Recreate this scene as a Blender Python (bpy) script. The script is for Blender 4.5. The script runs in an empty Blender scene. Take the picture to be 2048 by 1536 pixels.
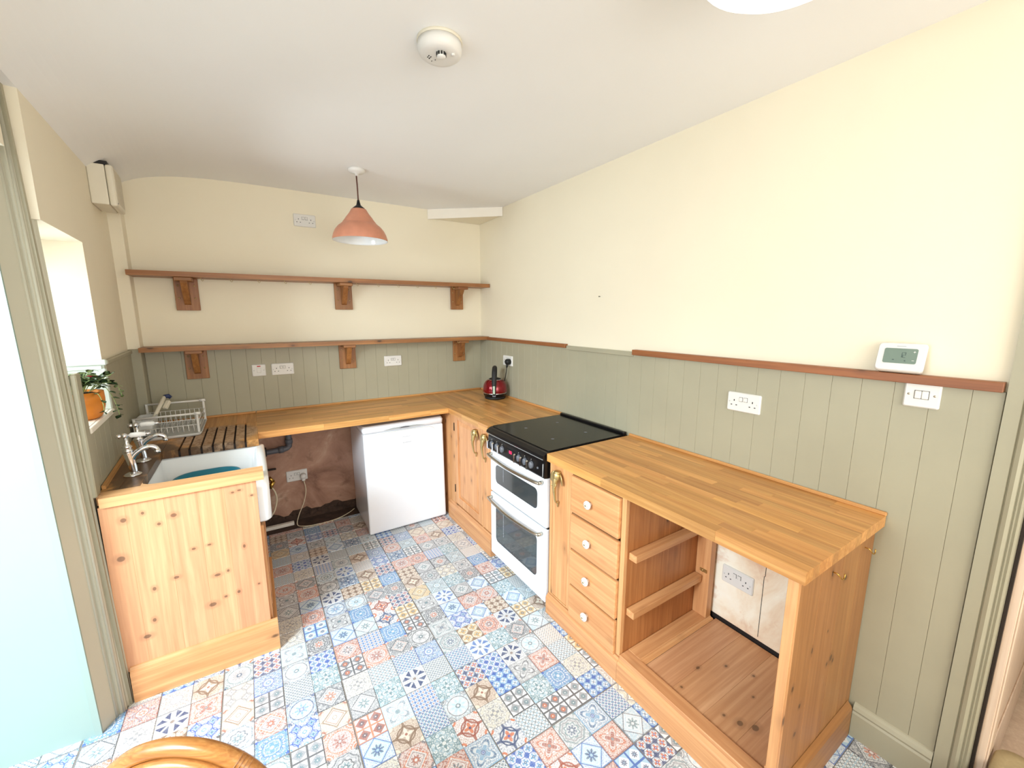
import bpy, bmesh, math, random
from mathutils import Vector, Matrix
random.seed(7)
PI = math.pi
SC = bpy.context.scene
COL = SC.collection

def lin(c):
    out = []
    for v in c[:3]:
        v = v / 255.0
        out.append(v / 12.92 if v <= 0.04045 else ((v + 0.055) / 1.055) ** 2.4)
    return (out[0], out[1], out[2], 1.0)

# ------------------------------------------------------------------ camera
F_PX, YAW, PITCH = 819.5, 0.5665, 0.1658
CAM = Vector((-1.853, -3.464, 1.6073))
fwd = Vector((math.sin(YAW) * math.cos(PITCH), math.cos(YAW) * math.cos(PITCH), -math.sin(PITCH)))
rgt = Vector((math.cos(YAW), -math.sin(YAW), 0))
upv = rgt.cross(fwd)
cam_data = bpy.data.cameras.new('camera')
cam_data.sensor_width = 36.0
cam_data.lens = F_PX * 36.0 / 2048.0
cam_data.clip_start = 0.02
cam = bpy.data.objects.new('camera', cam_data)
COL.objects.link(cam)
m = Matrix((rgt, upv, -fwd)).transposed().to_4x4()
m.translation = CAM
cam.matrix_world = m
SC.camera = cam

def project(p):
    d = Vector(p) - CAM
    z = d.dot(fwd)
    if z < 0.05:
        return None
    return 1024 + F_PX * d.dot(rgt) / z, 768 - F_PX * d.dot(upv) / z, z

# ------------------------------------------------------------------ light and exposure
SC.view_settings.view_transform = 'Standard'
SC.view_settings.look = 'None'
SC.view_settings.gamma = 1.0
SC.view_settings.use_curve_mapping = False
SC.view_settings.exposure = 0.38

world = bpy.data.worlds.new('sky')
SC.world = world
world.use_nodes = True
bg = world.node_tree.nodes['Background']
bg.inputs[0].default_value = (0.80, 0.92, 1.0, 1)
bg.inputs[1].default_value = 1.0

def area(name, loc, aim, sx, sy, power, col):
    d = bpy.data.lights.new(name, 'AREA')
    d.shape = 'RECTANGLE'; d.size = sx; d.size_y = sy
    d.energy = power; d.color = col
    o = bpy.data.objects.new(name, d)
    COL.objects.link(o)
    o.location = loc
    o.rotation_euler = (Vector(aim) - Vector(loc)).to_track_quat('-Z', 'Z').to_euler()
    return o
# daylight through the door opening beside the sink and the small window, then added rear fill
area('daylight_door', (-3.9, -2.75, 1.9), (-1.9, -1.8, 0.2), 1.5, 1.3, 54, (0.82, 0.93, 1.0))
area('daylight_door_high', (-4.3, -3.45, 2.75), (-1.4, -1.6, 0.0), 0.9, 0.8, 150, (0.80, 0.92, 1.0))
area('daylight_window', (-2.88, -1.05, 1.55), (-1.5, -0.9, 1.3), 0.45, 0.72, 20, (0.86, 0.95, 1.0))
area('fill_rear', (-1.3, -4.95, 1.6), (-1.3, -1.0, 1.35), 2.3, 1.4, 38, (1.0, 0.965, 0.915))  # unseen fill light added behind the camera to even out the back wall
area('fill_rear_left', (-2.5, -4.1, 1.3), (-0.6, -2.6, 1.5), 1.0, 1.5, 4, (0.90, 0.96, 1.0))  # weak unseen fill added at the rear left, no opening there

# ------------------------------------------------------------------ mesh helpers
class MB:
    def __init__(self):
        self.bm = bmesh.new()
        self.smooth = False
    def box(self, x0, x1, y0, y1, z0, z1, bev=0.0, seg=1, mi=0):
        if x0 > x1: x0, x1 = x1, x0
        if y0 > y1: y0, y1 = y1, y0
        if z0 > z1: z0, z1 = z1, z0
        b = bmesh.new()
        bmesh.ops.create_cube(b, size=1.0)
        for v in b.verts:
            v.co = Vector((x0 + (v.co.x + .5) * (x1 - x0), y0 + (v.co.y + .5) * (y1 - y0), z0 + (v.co.z + .5) * (z1 - z0)))
        if bev > 0:
            bmesh.ops.bevel(b, geom=list(b.edges), offset=min(bev, .45 * min(x1 - x0, y1 - y0, z1 - z0)), segments=seg, affect='EDGES', profile=0.6)
        self._merge(b, mi)
        return self
    def _merge(self, b, mi=0, mat=None):
        mp = {}
        for v in b.verts:
            mp[v] = self.bm.verts.new(mat @ v.co if mat else v.co)
        for f in b.faces:
            try:
                nf = self.bm.faces.new([mp[v] for v in f.verts])
                nf.smooth = f.smooth
                nf.material_index = mi if mi else f.material_index
            except ValueError:
                pass
        b.free()
    def xf(self, mat):
        bmesh.ops.transform(self.bm, matrix=mat, verts=list(self.bm.verts))
        return self
    def hull(self, bottom, top, mi=0):
        """closed prism between two polygons of equal length (3-D points)"""
        n = len(bottom)
        a = [self.bm.verts.new(p) for p in bottom]
        c = [self.bm.verts.new(p) for p in top]
        fs = [self.bm.faces.new(list(reversed(a))), self.bm.faces.new(c)]
        for i in range(n):
            j = (i + 1) % n
            fs.append(self.bm.faces.new([a[i], a[j], c[j], c[i]]))
        for f in fs: f.material_index = mi
        return self
    def prism(self, poly, axis, a0, a1, mi=0):
        def P(u, v, w):
            return {'x': (w, u, v), 'y': (u, w, v), 'z': (u, v, w)}[axis]
        return self.hull([P(u, v, a0) for u, v in poly], [P(u, v, a1) for u, v in poly], mi)
    def lathe(self, prof, c=(0, 0, 0), n=24, axis='z', mi=0, smooth=True):
        rings = []
        for r, h in prof:
            ring = []
            if r < 1e-6:
                p = {'z': (0, 0, h), 'x': (h, 0, 0), 'y': (0, h, 0)}[axis]
                ring = [self.bm.verts.new((p[0] + c[0], p[1] + c[1], p[2] + c[2]))]
            else:
                for i in range(n):
                    t = 2 * PI * i / n
                    u, v = r * math.cos(t), r * math.sin(t)
                    p = {'z': (u, v, h), 'x': (h, u, v), 'y': (v, h, u)}[axis]
                    ring.append(self.bm.verts.new((p[0] + c[0], p[1] + c[1], p[2] + c[2])))
            rings.append(ring)
        for A, B in zip(rings, rings[1:]):
            if len(A) == 1 and len(B) == 1: continue
            for i in range(n):
                j = (i + 1) % n
                if len(A) == 1: f = [A[0], B[j], B[i]]
                elif len(B) == 1: f = [A[i], A[j], B[0]]
                else: f = [A[i], A[j], B[j], B[i]]
                ff = self.bm.faces.new(f); ff.smooth = smooth; ff.material_index = mi
        for ring, last in ((rings[0], False), (rings[-1], True)):
            if len(ring) > 1:
                ff = self.bm.faces.new(ring if last else list(reversed(ring))); ff.material_index = mi
        return self
    def tube(self, pts, r, n=8, closed=False, mi=0, smooth=True, caps=True):
        pts = [Vector(p) for p in pts]
        k = len(pts)
        rad = r if isinstance(r, (list, tuple)) else [r] * k
        tang = []
        for i in range(k):
            if closed: t = pts[(i + 1) % k] - pts[i - 1]
            else: t = pts[min(i + 1, k - 1)] - pts[max(i - 1, 0)]
            tang.append(t.normalized() if t.length > 1e-9 else Vector((0, 0, 1)))
        ref = Vector((0, 0, 1)) if abs(tang[0].z) < .9 else Vector((1, 0, 0))
        nrm = (ref - tang[0] * ref.dot(tang[0])).normalized()
        rings = []
        for i in range(k):
            nrm = nrm - tang[i] * nrm.dot(tang[i])
            nrm = nrm.normalized() if nrm.length > 1e-6 else tang[i].orthogonal().normalized()
            bi = tang[i].cross(nrm)
            ring = []
            for j in range(n):
                a = 2 * PI * j / n
                ring.append(self.bm.verts.new(pts[i] + (nrm * math.cos(a) + bi * math.sin(a)) * rad[i]))
            rings.append(ring)
        m2 = k if closed else k - 1
        for i in range(m2):
            A, B = rings[i], rings[(i + 1) % k]
            for j in range(n):
                l = (j + 1) % n
                f = self.bm.faces.new([A[j], A[l], B[l], B[j]]); f.smooth = smooth; f.material_index = mi
        if not closed and caps:
            f = self.bm.faces.new(list(reversed(rings[0]))); f.material_index = mi
            f = self.bm.faces.new(rings[-1]); f.material_index = mi
        return self
    def ball(self, c, rx, ry=None, rz=None, u=16, v=10, mat=None, mi=0):
        ry = ry or rx; rz = rz or rx
        b = bmesh.new()
        bmesh.ops.create_uvsphere(b, u_segments=u, v_segments=v, radius=1.0)
        for f in b.faces: f.smooth = True
        M = Matrix.Translation(Vector(c)) @ (mat or Matrix.Identity(4)) @ Matrix.Diagonal((rx, ry, rz, 1))
        self._merge(b, mi, M)
        return self

def bez(pts, n=10):
    """Catmull-Rom through the points"""
    P = [Vector(p) for p in pts]
    out = []
    for i in range(len(P) - 1):
        p0 = P[i - 1] if i else P[i] * 2 - P[i + 1]
        p1, p2 = P[i], P[i + 1]
        p3 = P[i + 2] if i + 2 < len(P) else P[i + 1] * 2 - P[i]
        for j in range(n):
            t = j / n
            out.append(.5 * ((2 * p1) + (p2 - p0) * t + (2 * p0 - 5 * p1 + 4 * p2 - p3) * t * t + (3 * p1 - p0 - 3 * p2 + p3) * t ** 3))
    out.append(P[-1])
    return out

def root_of(o):
    while o.parent: o = o.parent
    return o

def build(name, mb, mat, parent=None, world=True, origin=None):
    """link a mesh builder as one object; coordinates are world ones unless world=False (then local to the root)"""
    bm = mb.bm
    if parent is not None and world:
        r = root_of(parent)
        bmesh.ops.translate(bm, vec=-Vector(r.location), verts=list(bm.verts))
    if parent is None and origin is None and len(bm.verts):
        xs = [v.co.x for v in bm.verts]; ys = [v.co.y for v in bm.verts]; zs = [v.co.z for v in bm.verts]
        origin = ((min(xs) + max(xs)) / 2, (min(ys) + max(ys)) / 2, min(zs))
    if parent is None:
        bmesh.ops.translate(bm, vec=-Vector(origin), verts=list(bm.verts))
    bmesh.ops.recalc_face_normals(bm, faces=list(bm.faces))
    me = bpy.data.meshes.new(name)
    bm.to_mesh(me); bm.free()
    for mt in (mat if isinstance(mat, (list, tuple)) else [mat]):
        me.materials.append(mt)
    o = bpy.data.objects.new(name, me)
    COL.objects.link(o)
    if parent is not None: o.parent = parent
    else: o.location = origin
    return o

def tag(o, label=None, cat=None, group=None, kind=None):
    if label: o['label'] = label
    if cat: o['category'] = cat
    if group: o['group'] = group
    if kind: o['kind'] = kind
    return o

def thing(name, label, cat, loc=(0, 0, 0), rz=0.0, group=None):
    o = bpy.data.objects.new(name, None)
    o.empty_display_size = 0.05
    COL.objects.link(o)
    o.location = loc; o.rotation_euler = (0, 0, rz)
    return tag(o, label, cat, group)

def copy_tree(o, parent=None):
    c = o.copy(); COL.objects.link(c)
    if parent is not None: c.parent = parent
    for ch in list(o.children): copy_tree(ch, c)
    return c

# ------------------------------------------------------------------ materials
class NT:
    def __init__(self, name):
        self.m = bpy.data.materials.new(name); self.m.use_nodes = True
        self.t = self.m.node_tree; self.n = self.t.nodes; self.l = self.t.links
        self.b = self.n['Principled BSDF']
    def node(self, typ, **kw):
        n = self.n.new(typ)
        for k, v in kw.items(): setattr(n, k, v)
        return n
    def put(self, sock, v):
        if hasattr(v, 'is_output'): self.l.new(v, sock)
        else: sock.default_value = v
    def math(self, op, a, b=None, c=None, clamp=False):
        n = self.node('ShaderNodeMath', operation=op); n.use_clamp = clamp
        self.put(n.inputs[0], a)
        if b is not None: self.put(n.inputs[1], b)
        if c is not None: self.put(n.inputs[2], c)
        return n.outputs[0]
    def mix(self, fac, a, b, blend='MIX'):
        n = self.node('ShaderNodeMix', data_type='RGBA', blend_type=blend)
        self.put(n.inputs[0], fac); self.put(n.inputs[6], a); self.put(n.inputs[7], b)
        return n.outputs[2]
    def coord(self, which='Object'):
        return self.node('ShaderNodeTexCoord').outputs[which]
    def mapping(self, v, scale=(1, 1, 1), loc=(0, 0, 0)):
        n = self.node('ShaderNodeMapping')
        self.l.new(v, n.inputs[0]); n.inputs['Scale'].default_value = scale
        self.put(n.inputs['Location'], loc)
        return n.outputs[0]
    def noise(self, v, scale, detail=4, rough=.55, dist=0.0, col=False):
        n = self.node('ShaderNodeTexNoise')
        self.l.new(v, n.inputs['Vector'])
        n.inputs['Scale'].default_value = scale; n.inputs['Detail'].default_value = detail
        n.inputs['Roughness'].default_value = rough; n.inputs['Distortion'].default_value = dist
        return n.outputs['Color' if col else 'Fac']
    def ramp(self, fac, stops):
        n = self.node('ShaderNodeValToRGB')
        self.l.new(fac, n.inputs[0])
        el = n.color_ramp.elements
        while len(el) < len(stops): el.new(0.5)
        for e, (p, c) in zip(el, stops):
            e.position = p; e.color = c if len(c) == 4 else lin(c)
        return n.outputs[0]
    def step(self, v, lo, hi):
        n = self.node('ShaderNodeMapRange', interpolation_type='SMOOTHSTEP')
        self.put(n.inputs[0], v); n.inputs[1].default_value = lo; n.inputs[2].default_value = hi
        n.inputs[3].default_value = 0.0; n.inputs[4].default_value = 1.0
        return n.outputs[0]
    def bump(self, h, strength=.1, dist=.01):
        n = self.node('ShaderNodeBump')
        self.l.new(h, n.inputs['Height']); n.inputs['Strength'].default_value = strength; n.inputs['Distance'].default_value = dist
        self.l.new(n.outputs[0], self.b.inputs['Normal'])
    def color(self, c): self.put(self.b.inputs['Base Color'], c)
    def set(self, rough=.5, metal=0.0, spec=None, coat=None):
        self.b.inputs['Roughness'].default_value = rough
        self.b.inputs['Metallic'].default_value = metal
        if spec is not None: self.b.inputs['Specular IOR Level'].default_value = spec
        if coat is not None:
            self.b.inputs['Coat Weight'].default_value = coat; self.b.inputs['Coat Roughness'].default_value = .12
        return self.m

def plain(name, c, rough=.5, metal=0.0, var=.04, scale=8.0, bump=0.0, bscale=120.0, spec=None, coat=None):
    k = NT(name)
    v = k.coord()
    n = k.noise(v, scale, 3)
    a = lin(c)
    lo = tuple(x * (1 - var) for x in a[:3]) + (1,)
    hi = tuple(min(1, x * (1 + var)) for x in a[:3]) + (1,)
    k.color(k.ramp(n, [(.3, lo), (.7, hi)]))
    if bump: k.bump(k.noise(v, bscale, 3), bump, .002)
    return k.set(rough, metal, spec, coat)

def wood(name, axis, dark, light, var=.12, knots=True, rough=.42, gs=1.0, knot_list=None, plane='xz', streak=.55, sat=1.0):
    k = NT(name)
    v = k.coord()
    inf = k.node('ShaderNodeObjectInfo')
    off = k.node('ShaderNodeVectorMath', operation='SCALE')
    comb = k.node('ShaderNodeCombineXYZ')
    for i in range(3): k.l.new(inf.outputs['Random'], comb.inputs[i])
    k.l.new(comb.outputs[0], off.inputs[0]); off.inputs['Scale'].default_value = 23.0
    ai = 'xyz'.index(axis)
    s1 = [14.0 * gs] * 3; s1[ai] = 1.1 * gs
    s2 = [70.0 * gs] * 3; s2[ai] = 2.2 * gs
    v1 = k.mapping(v, s1, off.outputs[0]); v2 = k.mapping(v, s2, off.outputs[0])
    g1 = k.noise(v1, 1.0, 5, .6, 1.2)
    g2 = k.noise(v2, 1.0, 3, .55, .3)
    g = k.math('ADD', k.math('MULTIPLY', g1, 1 - streak), k.math('MULTIPLY', g2, streak))
    col = k.ramp(g, [(.32, dark), (.5, tuple((a + b) / 2 for a, b in zip(dark, light))), (.66, light)])
    hsv = k.node('ShaderNodeHueSaturation')
    k.l.new(col, hsv.inputs['Color'])
    rv = k.math('MULTIPLY_ADD', inf.outputs['Random'], 2 * var, 1 - var)
    k.l.new(rv, hsv.inputs['Value'])
    hsv.inputs['Saturation'].default_value = sat
    rh = k.math('MULTIPLY_ADD', k.math('FRACT', k.math('MULTIPLY', inf.outputs['Random'], 7.31)), .006, .497)
    k.l.new(rh, hsv.inputs['Hue'])
    col = hsv.outputs[0]
    kd = tuple(x * .40 for x in dark)
    if knots and not knot_list:
        sv = [12.0, 12.0, 12.0]; sv[ai] = 6.5
        vv = k.mapping(v, sv, off.outputs[0])
        vo = k.node('ShaderNodeTexVoronoi'); k.l.new(vv, vo.inputs['Vector']); vo.inputs['Scale'].default_value = 1.0
        sep = k.node('ShaderNodeSeparateColor'); k.l.new(vo.outputs['Color'], sep.inputs[0])
        rare = k.math('GREATER_THAN', sep.outputs[0], .5)
        core = k.math('MULTIPLY', rare, k.math('SUBTRACT', 1.0, k.step(vo.outputs['Distance'], .06, .15)))
        halo = k.math('MULTIPLY', rare, k.math('SUBTRACT', 1.0, k.step(vo.outputs['Distance'], .10, .36)))
        col = k.mix(k.math('MULTIPLY', halo, .35), col, lin(tuple(x * .72 for x in dark)))
        col = k.mix(k.math('MULTIPLY', core, .8), col, lin(kd))
    if knot_list:
        sepx = k.node('ShaderNodeSeparateXYZ'); k.l.new(v, sepx.inputs[0])
        A = sepx.outputs['xyz'.index(plane[0])]; B = sepx.outputs['xyz'.index(plane[1])]
        core = None; halo = None
        for (a, b, ra, rb) in knot_list:
            da = k.math('DIVIDE', k.math('SUBTRACT', A, a), ra)
            db = k.math('DIVIDE', k.math('SUBTRACT', B, b), rb)
            d2 = k.math('ADD', k.math('MULTIPLY', da, da), k.math('MULTIPLY', db, db))
            core = d2 if core is None else k.math('MINIMUM', core, d2)
        c1 = k.math('SUBTRACT', 1.0, k.step(core, .6, 1.5))
        c2 = k.math('SUBTRACT', 1.0, k.step(core, 1.0, 9.0))
        col = k.mix(k.math('MULTIPLY', c2, .35), col, lin(tuple(x * .75 for x in dark)))
        col = k.mix(k.math('MULTIPLY', c1, .68), col, lin(kd))
    k.color(col)
    k.bump(g2, .06, .002)
    return k.set(rough)

M = {}
M['cream'] = plain('cream_wall_paint', (238, 229, 206), .75, var=.02, scale=1.5, bump=.12, bscale=60)
M['ceiling'] = plain('white_ceiling_paint', (241, 241, 239), .8, var=.015, scale=1.2, bump=.1, bscale=50)
M['sage_light'] = plain('light_sage_paint', (190, 187, 168), .45, var=.03, scale=3)
M['sage'] = plain('sage_paint', (166, 161, 138), .45, var=.04, scale=3, bump=.05, bscale=90)
M['sage_pale'] = plain('pale_sage_paint', (152, 172, 164), .5, var=.02, scale=3)
M['reveal'] = plain('pale_reveal_paint', (212, 224, 216), .5, var=.02)
M['trim_cream'] = plain('warm_white_trim_paint', (244, 238, 226), .5, var=.015)
M['white'] = plain('white_plastic', (226, 224, 219), .35, var=.01)
M['white_old'] = plain('aged_white_plastic', (226, 219, 200), .4, var=.02)
M['enamel'] = plain('white_enamel', (236, 239, 244), .22, var=.01, coat=.3)
M['ceramic'] = plain('white_glazed_ceramic', (238, 240, 240), .12, var=.01, coat=.5)
M['black'] = plain('black_enamel', (12, 12, 15), .28, var=.05, spec=.35)
M['rubber'] = plain('black_rubber', (20, 20, 20), .6, var=.05)
M['grey'] = plain('grey_plastic', (96, 98, 104), .45, var=.05)
M['lgrey'] = plain('light_grey_plastic', (205, 206, 203), .4, var=.02)
M['chrome'] = plain('chrome', (225, 226, 230), .10, 1.0, var=.01)
M['steel'] = plain('brushed_steel', (190, 184, 170), .28, 1.0, var=.03)
M['brass'] = plain('aged_brass', (192, 170, 118), .38, .9, var=.12, scale=40)
M['gold'] = plain('bright_brass', (214, 176, 92), .25, 1.0, var=.05)
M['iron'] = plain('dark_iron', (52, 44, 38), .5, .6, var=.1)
M['copper'] = plain('copper_paint', (208, 142, 114), .36, .25, var=.06, scale=20)
M['teal'] = plain('teal_plastic', (30, 118, 138), .4, var=.04)
M['red'] = plain('red_plastic', (190, 30, 40), .35, var=.05)
M['navy'] = plain('navy_plastic', (32, 48, 92), .4, var=.05)
M['cable_white'] = plain('cream_cable', (222, 210, 180), .5, var=.03)
M['cable_brown'] = plain('brown_fabric_cable', (88, 52, 42), .7, var=.1)
M['terracotta'] = plain('orange_glazed_terracotta', (212, 128, 40), .38, var=.1, scale=12)
M['soil'] = plain('potting_soil', (58, 44, 34), .9, var=.3, scale=60)
M['leaf'] = plain('glossy_leaf', (78, 112, 74), .35, var=.35, scale=30)
M['leaf_pale'] = plain('pale_leaf', (150, 172, 110), .4, var=.25, scale=30)
M['flower'] = plain('red_petal', (224, 34, 70), .5, var=.1)
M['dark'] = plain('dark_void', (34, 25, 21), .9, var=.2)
M['grout'] = plain('grey_grout', (132, 126, 120), .85, var=.12, scale=20)
M['beige'] = plain('beige_cushion', (178, 158, 118), .8, var=.05, scale=90)
M['lgrey2'] = plain('shadow_grey_plastic', (120, 118, 112), .5, var=.02)
M['lcd'] = plain('lcd_grey_green', (118, 136, 124), .25, var=.05)
M['lcd_ink'] = plain('lcd_ink', (66, 82, 78), .3, var=.03)
M['strip'] = plain('display_grey', (160, 166, 166), .35, var=.03)
M['mark'] = plain('grey_print', (170, 174, 182), .4, var=.02)
M['gold_pot'] = plain('ochre_glaze', (200, 150, 60), .35, var=.1)
M['gauge'] = plain('water_gauge_plastic', (176, 196, 176), .3, var=.04)
M['stone'] = plain('bare_damp_stone', (74, 56, 46), .95, var=.35, scale=18, bump=.6, bscale=25)

k = NT('kettle_red'); k.color(lin((128, 4, 20))); k.set(.2, .5, coat=.5); M['kred'] = k.m
k = NT('black_hob_glass'); k.color(lin((20, 20, 18))); k.set(.20, spec=.35); M['hob'] = k.m
k = NT('oven_glass'); k.color(lin((52, 58, 60))); k.set(.06, spec=.9, coat=.8); M['oglass'] = k.m
k = NT('window_glass'); k.b.inputs['Transmission Weight'].default_value = 1.0; k.b.inputs['IOR'].default_value = 1.1
k.color((1, 1, 1, 1)); k.set(.02); M['glass'] = k.m
k = NT('display_red'); k.b.inputs['Emission Color'].default_value = lin((255, 40, 90)); k.b.inputs['Emission Strength'].default_value = 2.5
k.color(lin((200, 20, 60))); M['digit'] = k.m
k = NT('opal_glass'); k.color(lin((250, 248, 240))); k.b.inputs['Emission Color'].default_value = lin((255, 250, 238)); k.b.inputs['Emission Strength'].default_value = 1.6
k.set(.3); M['opal'] = k.m

PD, PL = (190, 130, 82), (222, 169, 117)
SINK_KNOTS = []      # filled in below (local to the sink cabinet root)
M['pine_z'] = wood('pine_vertical', 'z', PD, PL, .06)
M['pine_x'] = wood('pine_along_x', 'x', PD, PL, .06)
M['pine_y'] = wood('pine_along_y', 'y', PD, PL, .06)
M['pine_y2'] = wood('pine_drawer_front', 'y', (194, 132, 82), (224, 171, 118), .05)
M['shelf_x'] = wood('stained_shelf_along_x', 'x', (132, 84, 46), (172, 118, 68), .05)
M['shelf_y'] = wood('stained_shelf_along_y', 'y', (126, 76, 42), (170, 108, 62), .05)
M['shelf_z'] = wood('stained_bracket_wood', 'z', (132, 84, 44), (172, 118, 68), .05)
M['stave_x'] = wood('butcher_block_along_x', 'x', (176, 118, 60), (216, 164, 98), .19, knots=False, rough=.36)
M['stave_y'] = wood('butcher_block_along_y', 'y', (176, 118, 60), (216, 164, 98), .19, knots=False, rough=.36)
M['bead_x'] = wood('worktop_bead_along_x', 'x', (180, 124, 66), (208, 154, 94), .05, knots=False)
M['bead_y'] = wood('worktop_bead_along_y', 'y', (180, 124, 66), (208, 154, 94), .05, knots=False)
M['pale_z'] = wood('pale_limed_wood', 'z', (214, 186, 160), (238, 216, 192), .05, knots=False)
M['rattan'] = wood('varnished_rattan', 'x', (140, 86, 40), (186, 130, 70), .04, knots=False, rough=.25, gs=3)
M['cane'] = wood('woven_cane', 'z', (150, 104, 66), (196, 150, 108), .1, knots=False)

# worktop beside the sink: the same oak with black water stains round the taps and a bleached drainer
def stained(name, axis):
    mt = wood(name, axis, (176, 118, 58), (216, 160, 94), .10, knots=False, rough=.4)
    k = NT.__new__(NT); k.m = mt; k.t = mt.node_tree; k.n = k.t.nodes; k.l = k.t.links; k.b = k.n['Principled BSDF']
    base = k.b.inputs['Base Color'].links[0].from_socket
    geo = k.node('ShaderNodeNewGeometry'); v = geo.outputs['Position']
    sp = k.node('ShaderNodeSeparateXYZ'); k.l.new(v, sp.inputs[0])
    n = k.noise(v, 9.0, 6, .65, .8)
    def blob(cx, cy, rx, ry):
        a = k.math('DIVIDE', k.math('SUBTRACT', sp.outputs[0], cx), rx); b = k.math('DIVIDE', k.math('SUBTRACT', sp.outputs[1], cy), ry)
        return k.math('SUBTRACT', 1.0, k.math('SQRT', k.math('ADD', k.math('MULTIPLY', a, a), k.math('MULTIPLY', b, b))), clamp=True)
    s = k.math('MAXIMUM', blob(-2.36, -1.02, .20, .46), blob(-2.32, -.72, .16, .24))
    s = k.math('MAXIMUM', s, blob(-2.10, -.80, .36, .09))
    f = k.step(k.math('ADD', k.math('MULTIPLY', s, 1.0), k.math('MULTIPLY', n, 1.5)), .85, 1.35)
    f = k.math('MULTIPLY', f, k.step(s, 0.0, .15))
    c = k.mix(k.math('MULTIPLY', f, .85), base, lin((46, 32, 26)))
    d = k.step(blob(-2.06, -.55, .24, .28), .05, .3)
    n2 = k.noise(v, 38.0, 5, .7)
    c = k.mix(k.math('MULTIPLY', k.math('MULTIPLY', d, .85), k.step(n2, .36, .56)), c, lin((186, 156, 126)))
    c = k.mix(k.math('MULTIPLY', k.math('MULTIPLY', d, .6), k.step(n2, .58, .40)), c, lin((86, 62, 48)))
    k.color(c)
    return mt
M['wet_x'] = stained('stained_worktop_along_x', 'x')
M['wet_y'] = stained('stained_worktop_along_y', 'y')

# bare plaster
def plaster(name, cols, seed):
    k = NT(name)
    v = k.mapping(k.coord(), (1, 1, 1), (seed, seed * 2, 0))
    n = k.noise(v, 3.2, 6, .62, .9)
    col = k.ramp(n, [(.28, cols[0]), (.44, cols[1]), (.58, cols[2]), (.74, cols[3])])
    n2 = k.noise(v, 11.0, 5, .6, .3)
    col = k.mix(k.math('MULTIPLY', k.step(n2, .56, .70), .5), col, lin(cols[0]))
    k.color(col)
    k.bump(k.noise(v, 30, 5), .35, .004)
    return k.set(.9)
M['plaster'] = plaster('bare_pink_plaster', [(124, 90, 74), (166, 126, 106), (184, 146, 124), (216, 190, 166)], 3.1)
M['plaster_pale'] = plaster('bare_pale_plaster', [(214, 170, 138), (236, 214, 186), (247, 238, 218), (250, 246, 232)], 7.7)

# ------------------------------------------------------------------ patterned floor tiles
class E:
    """tiny expression -> math nodes compiler"""
    def __init__(self, k, s): self.k = k; self.s = s
    def _o(self, op, o, rev=False):
        o = o.s if isinstance(o, E) else o
        return E(self.k, self.k.math(op, o, self.s) if rev else self.k.math(op, self.s, o))
    def __add__(self, o): return self._o('ADD', o)
    def __radd__(self, o): return self._o('ADD', o)
    def __sub__(self, o): return self._o('SUBTRACT', o)
    def __rsub__(self, o): return self._o('SUBTRACT', o, True)
    def __mul__(self, o): return self._o('MULTIPLY', o)
    def __rmul__(self, o): return self._o('MULTIPLY', o)
    def __truediv__(self, o): return self._o('DIVIDE', o)
    def lt(self, o): return self._o('LESS_THAN', o)
    def gt(self, o): return self._o('GREATER_THAN', o)
    def mx(self, o): return self._o('MAXIMUM', o)
    def mn(self, o): return self._o('MINIMUM', o)
    def f(self, op): return E(self.k, self.k.math(op, self.s))
    def abs(self): return self.f('ABSOLUTE')
    def cos(self): return self.f('COSINE')
    def sin(self): return self.f('SINE')
    def sqrt(self): return self.f('SQRT')
    def band(self, c, w): return (self - c).abs().lt(w)

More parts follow.
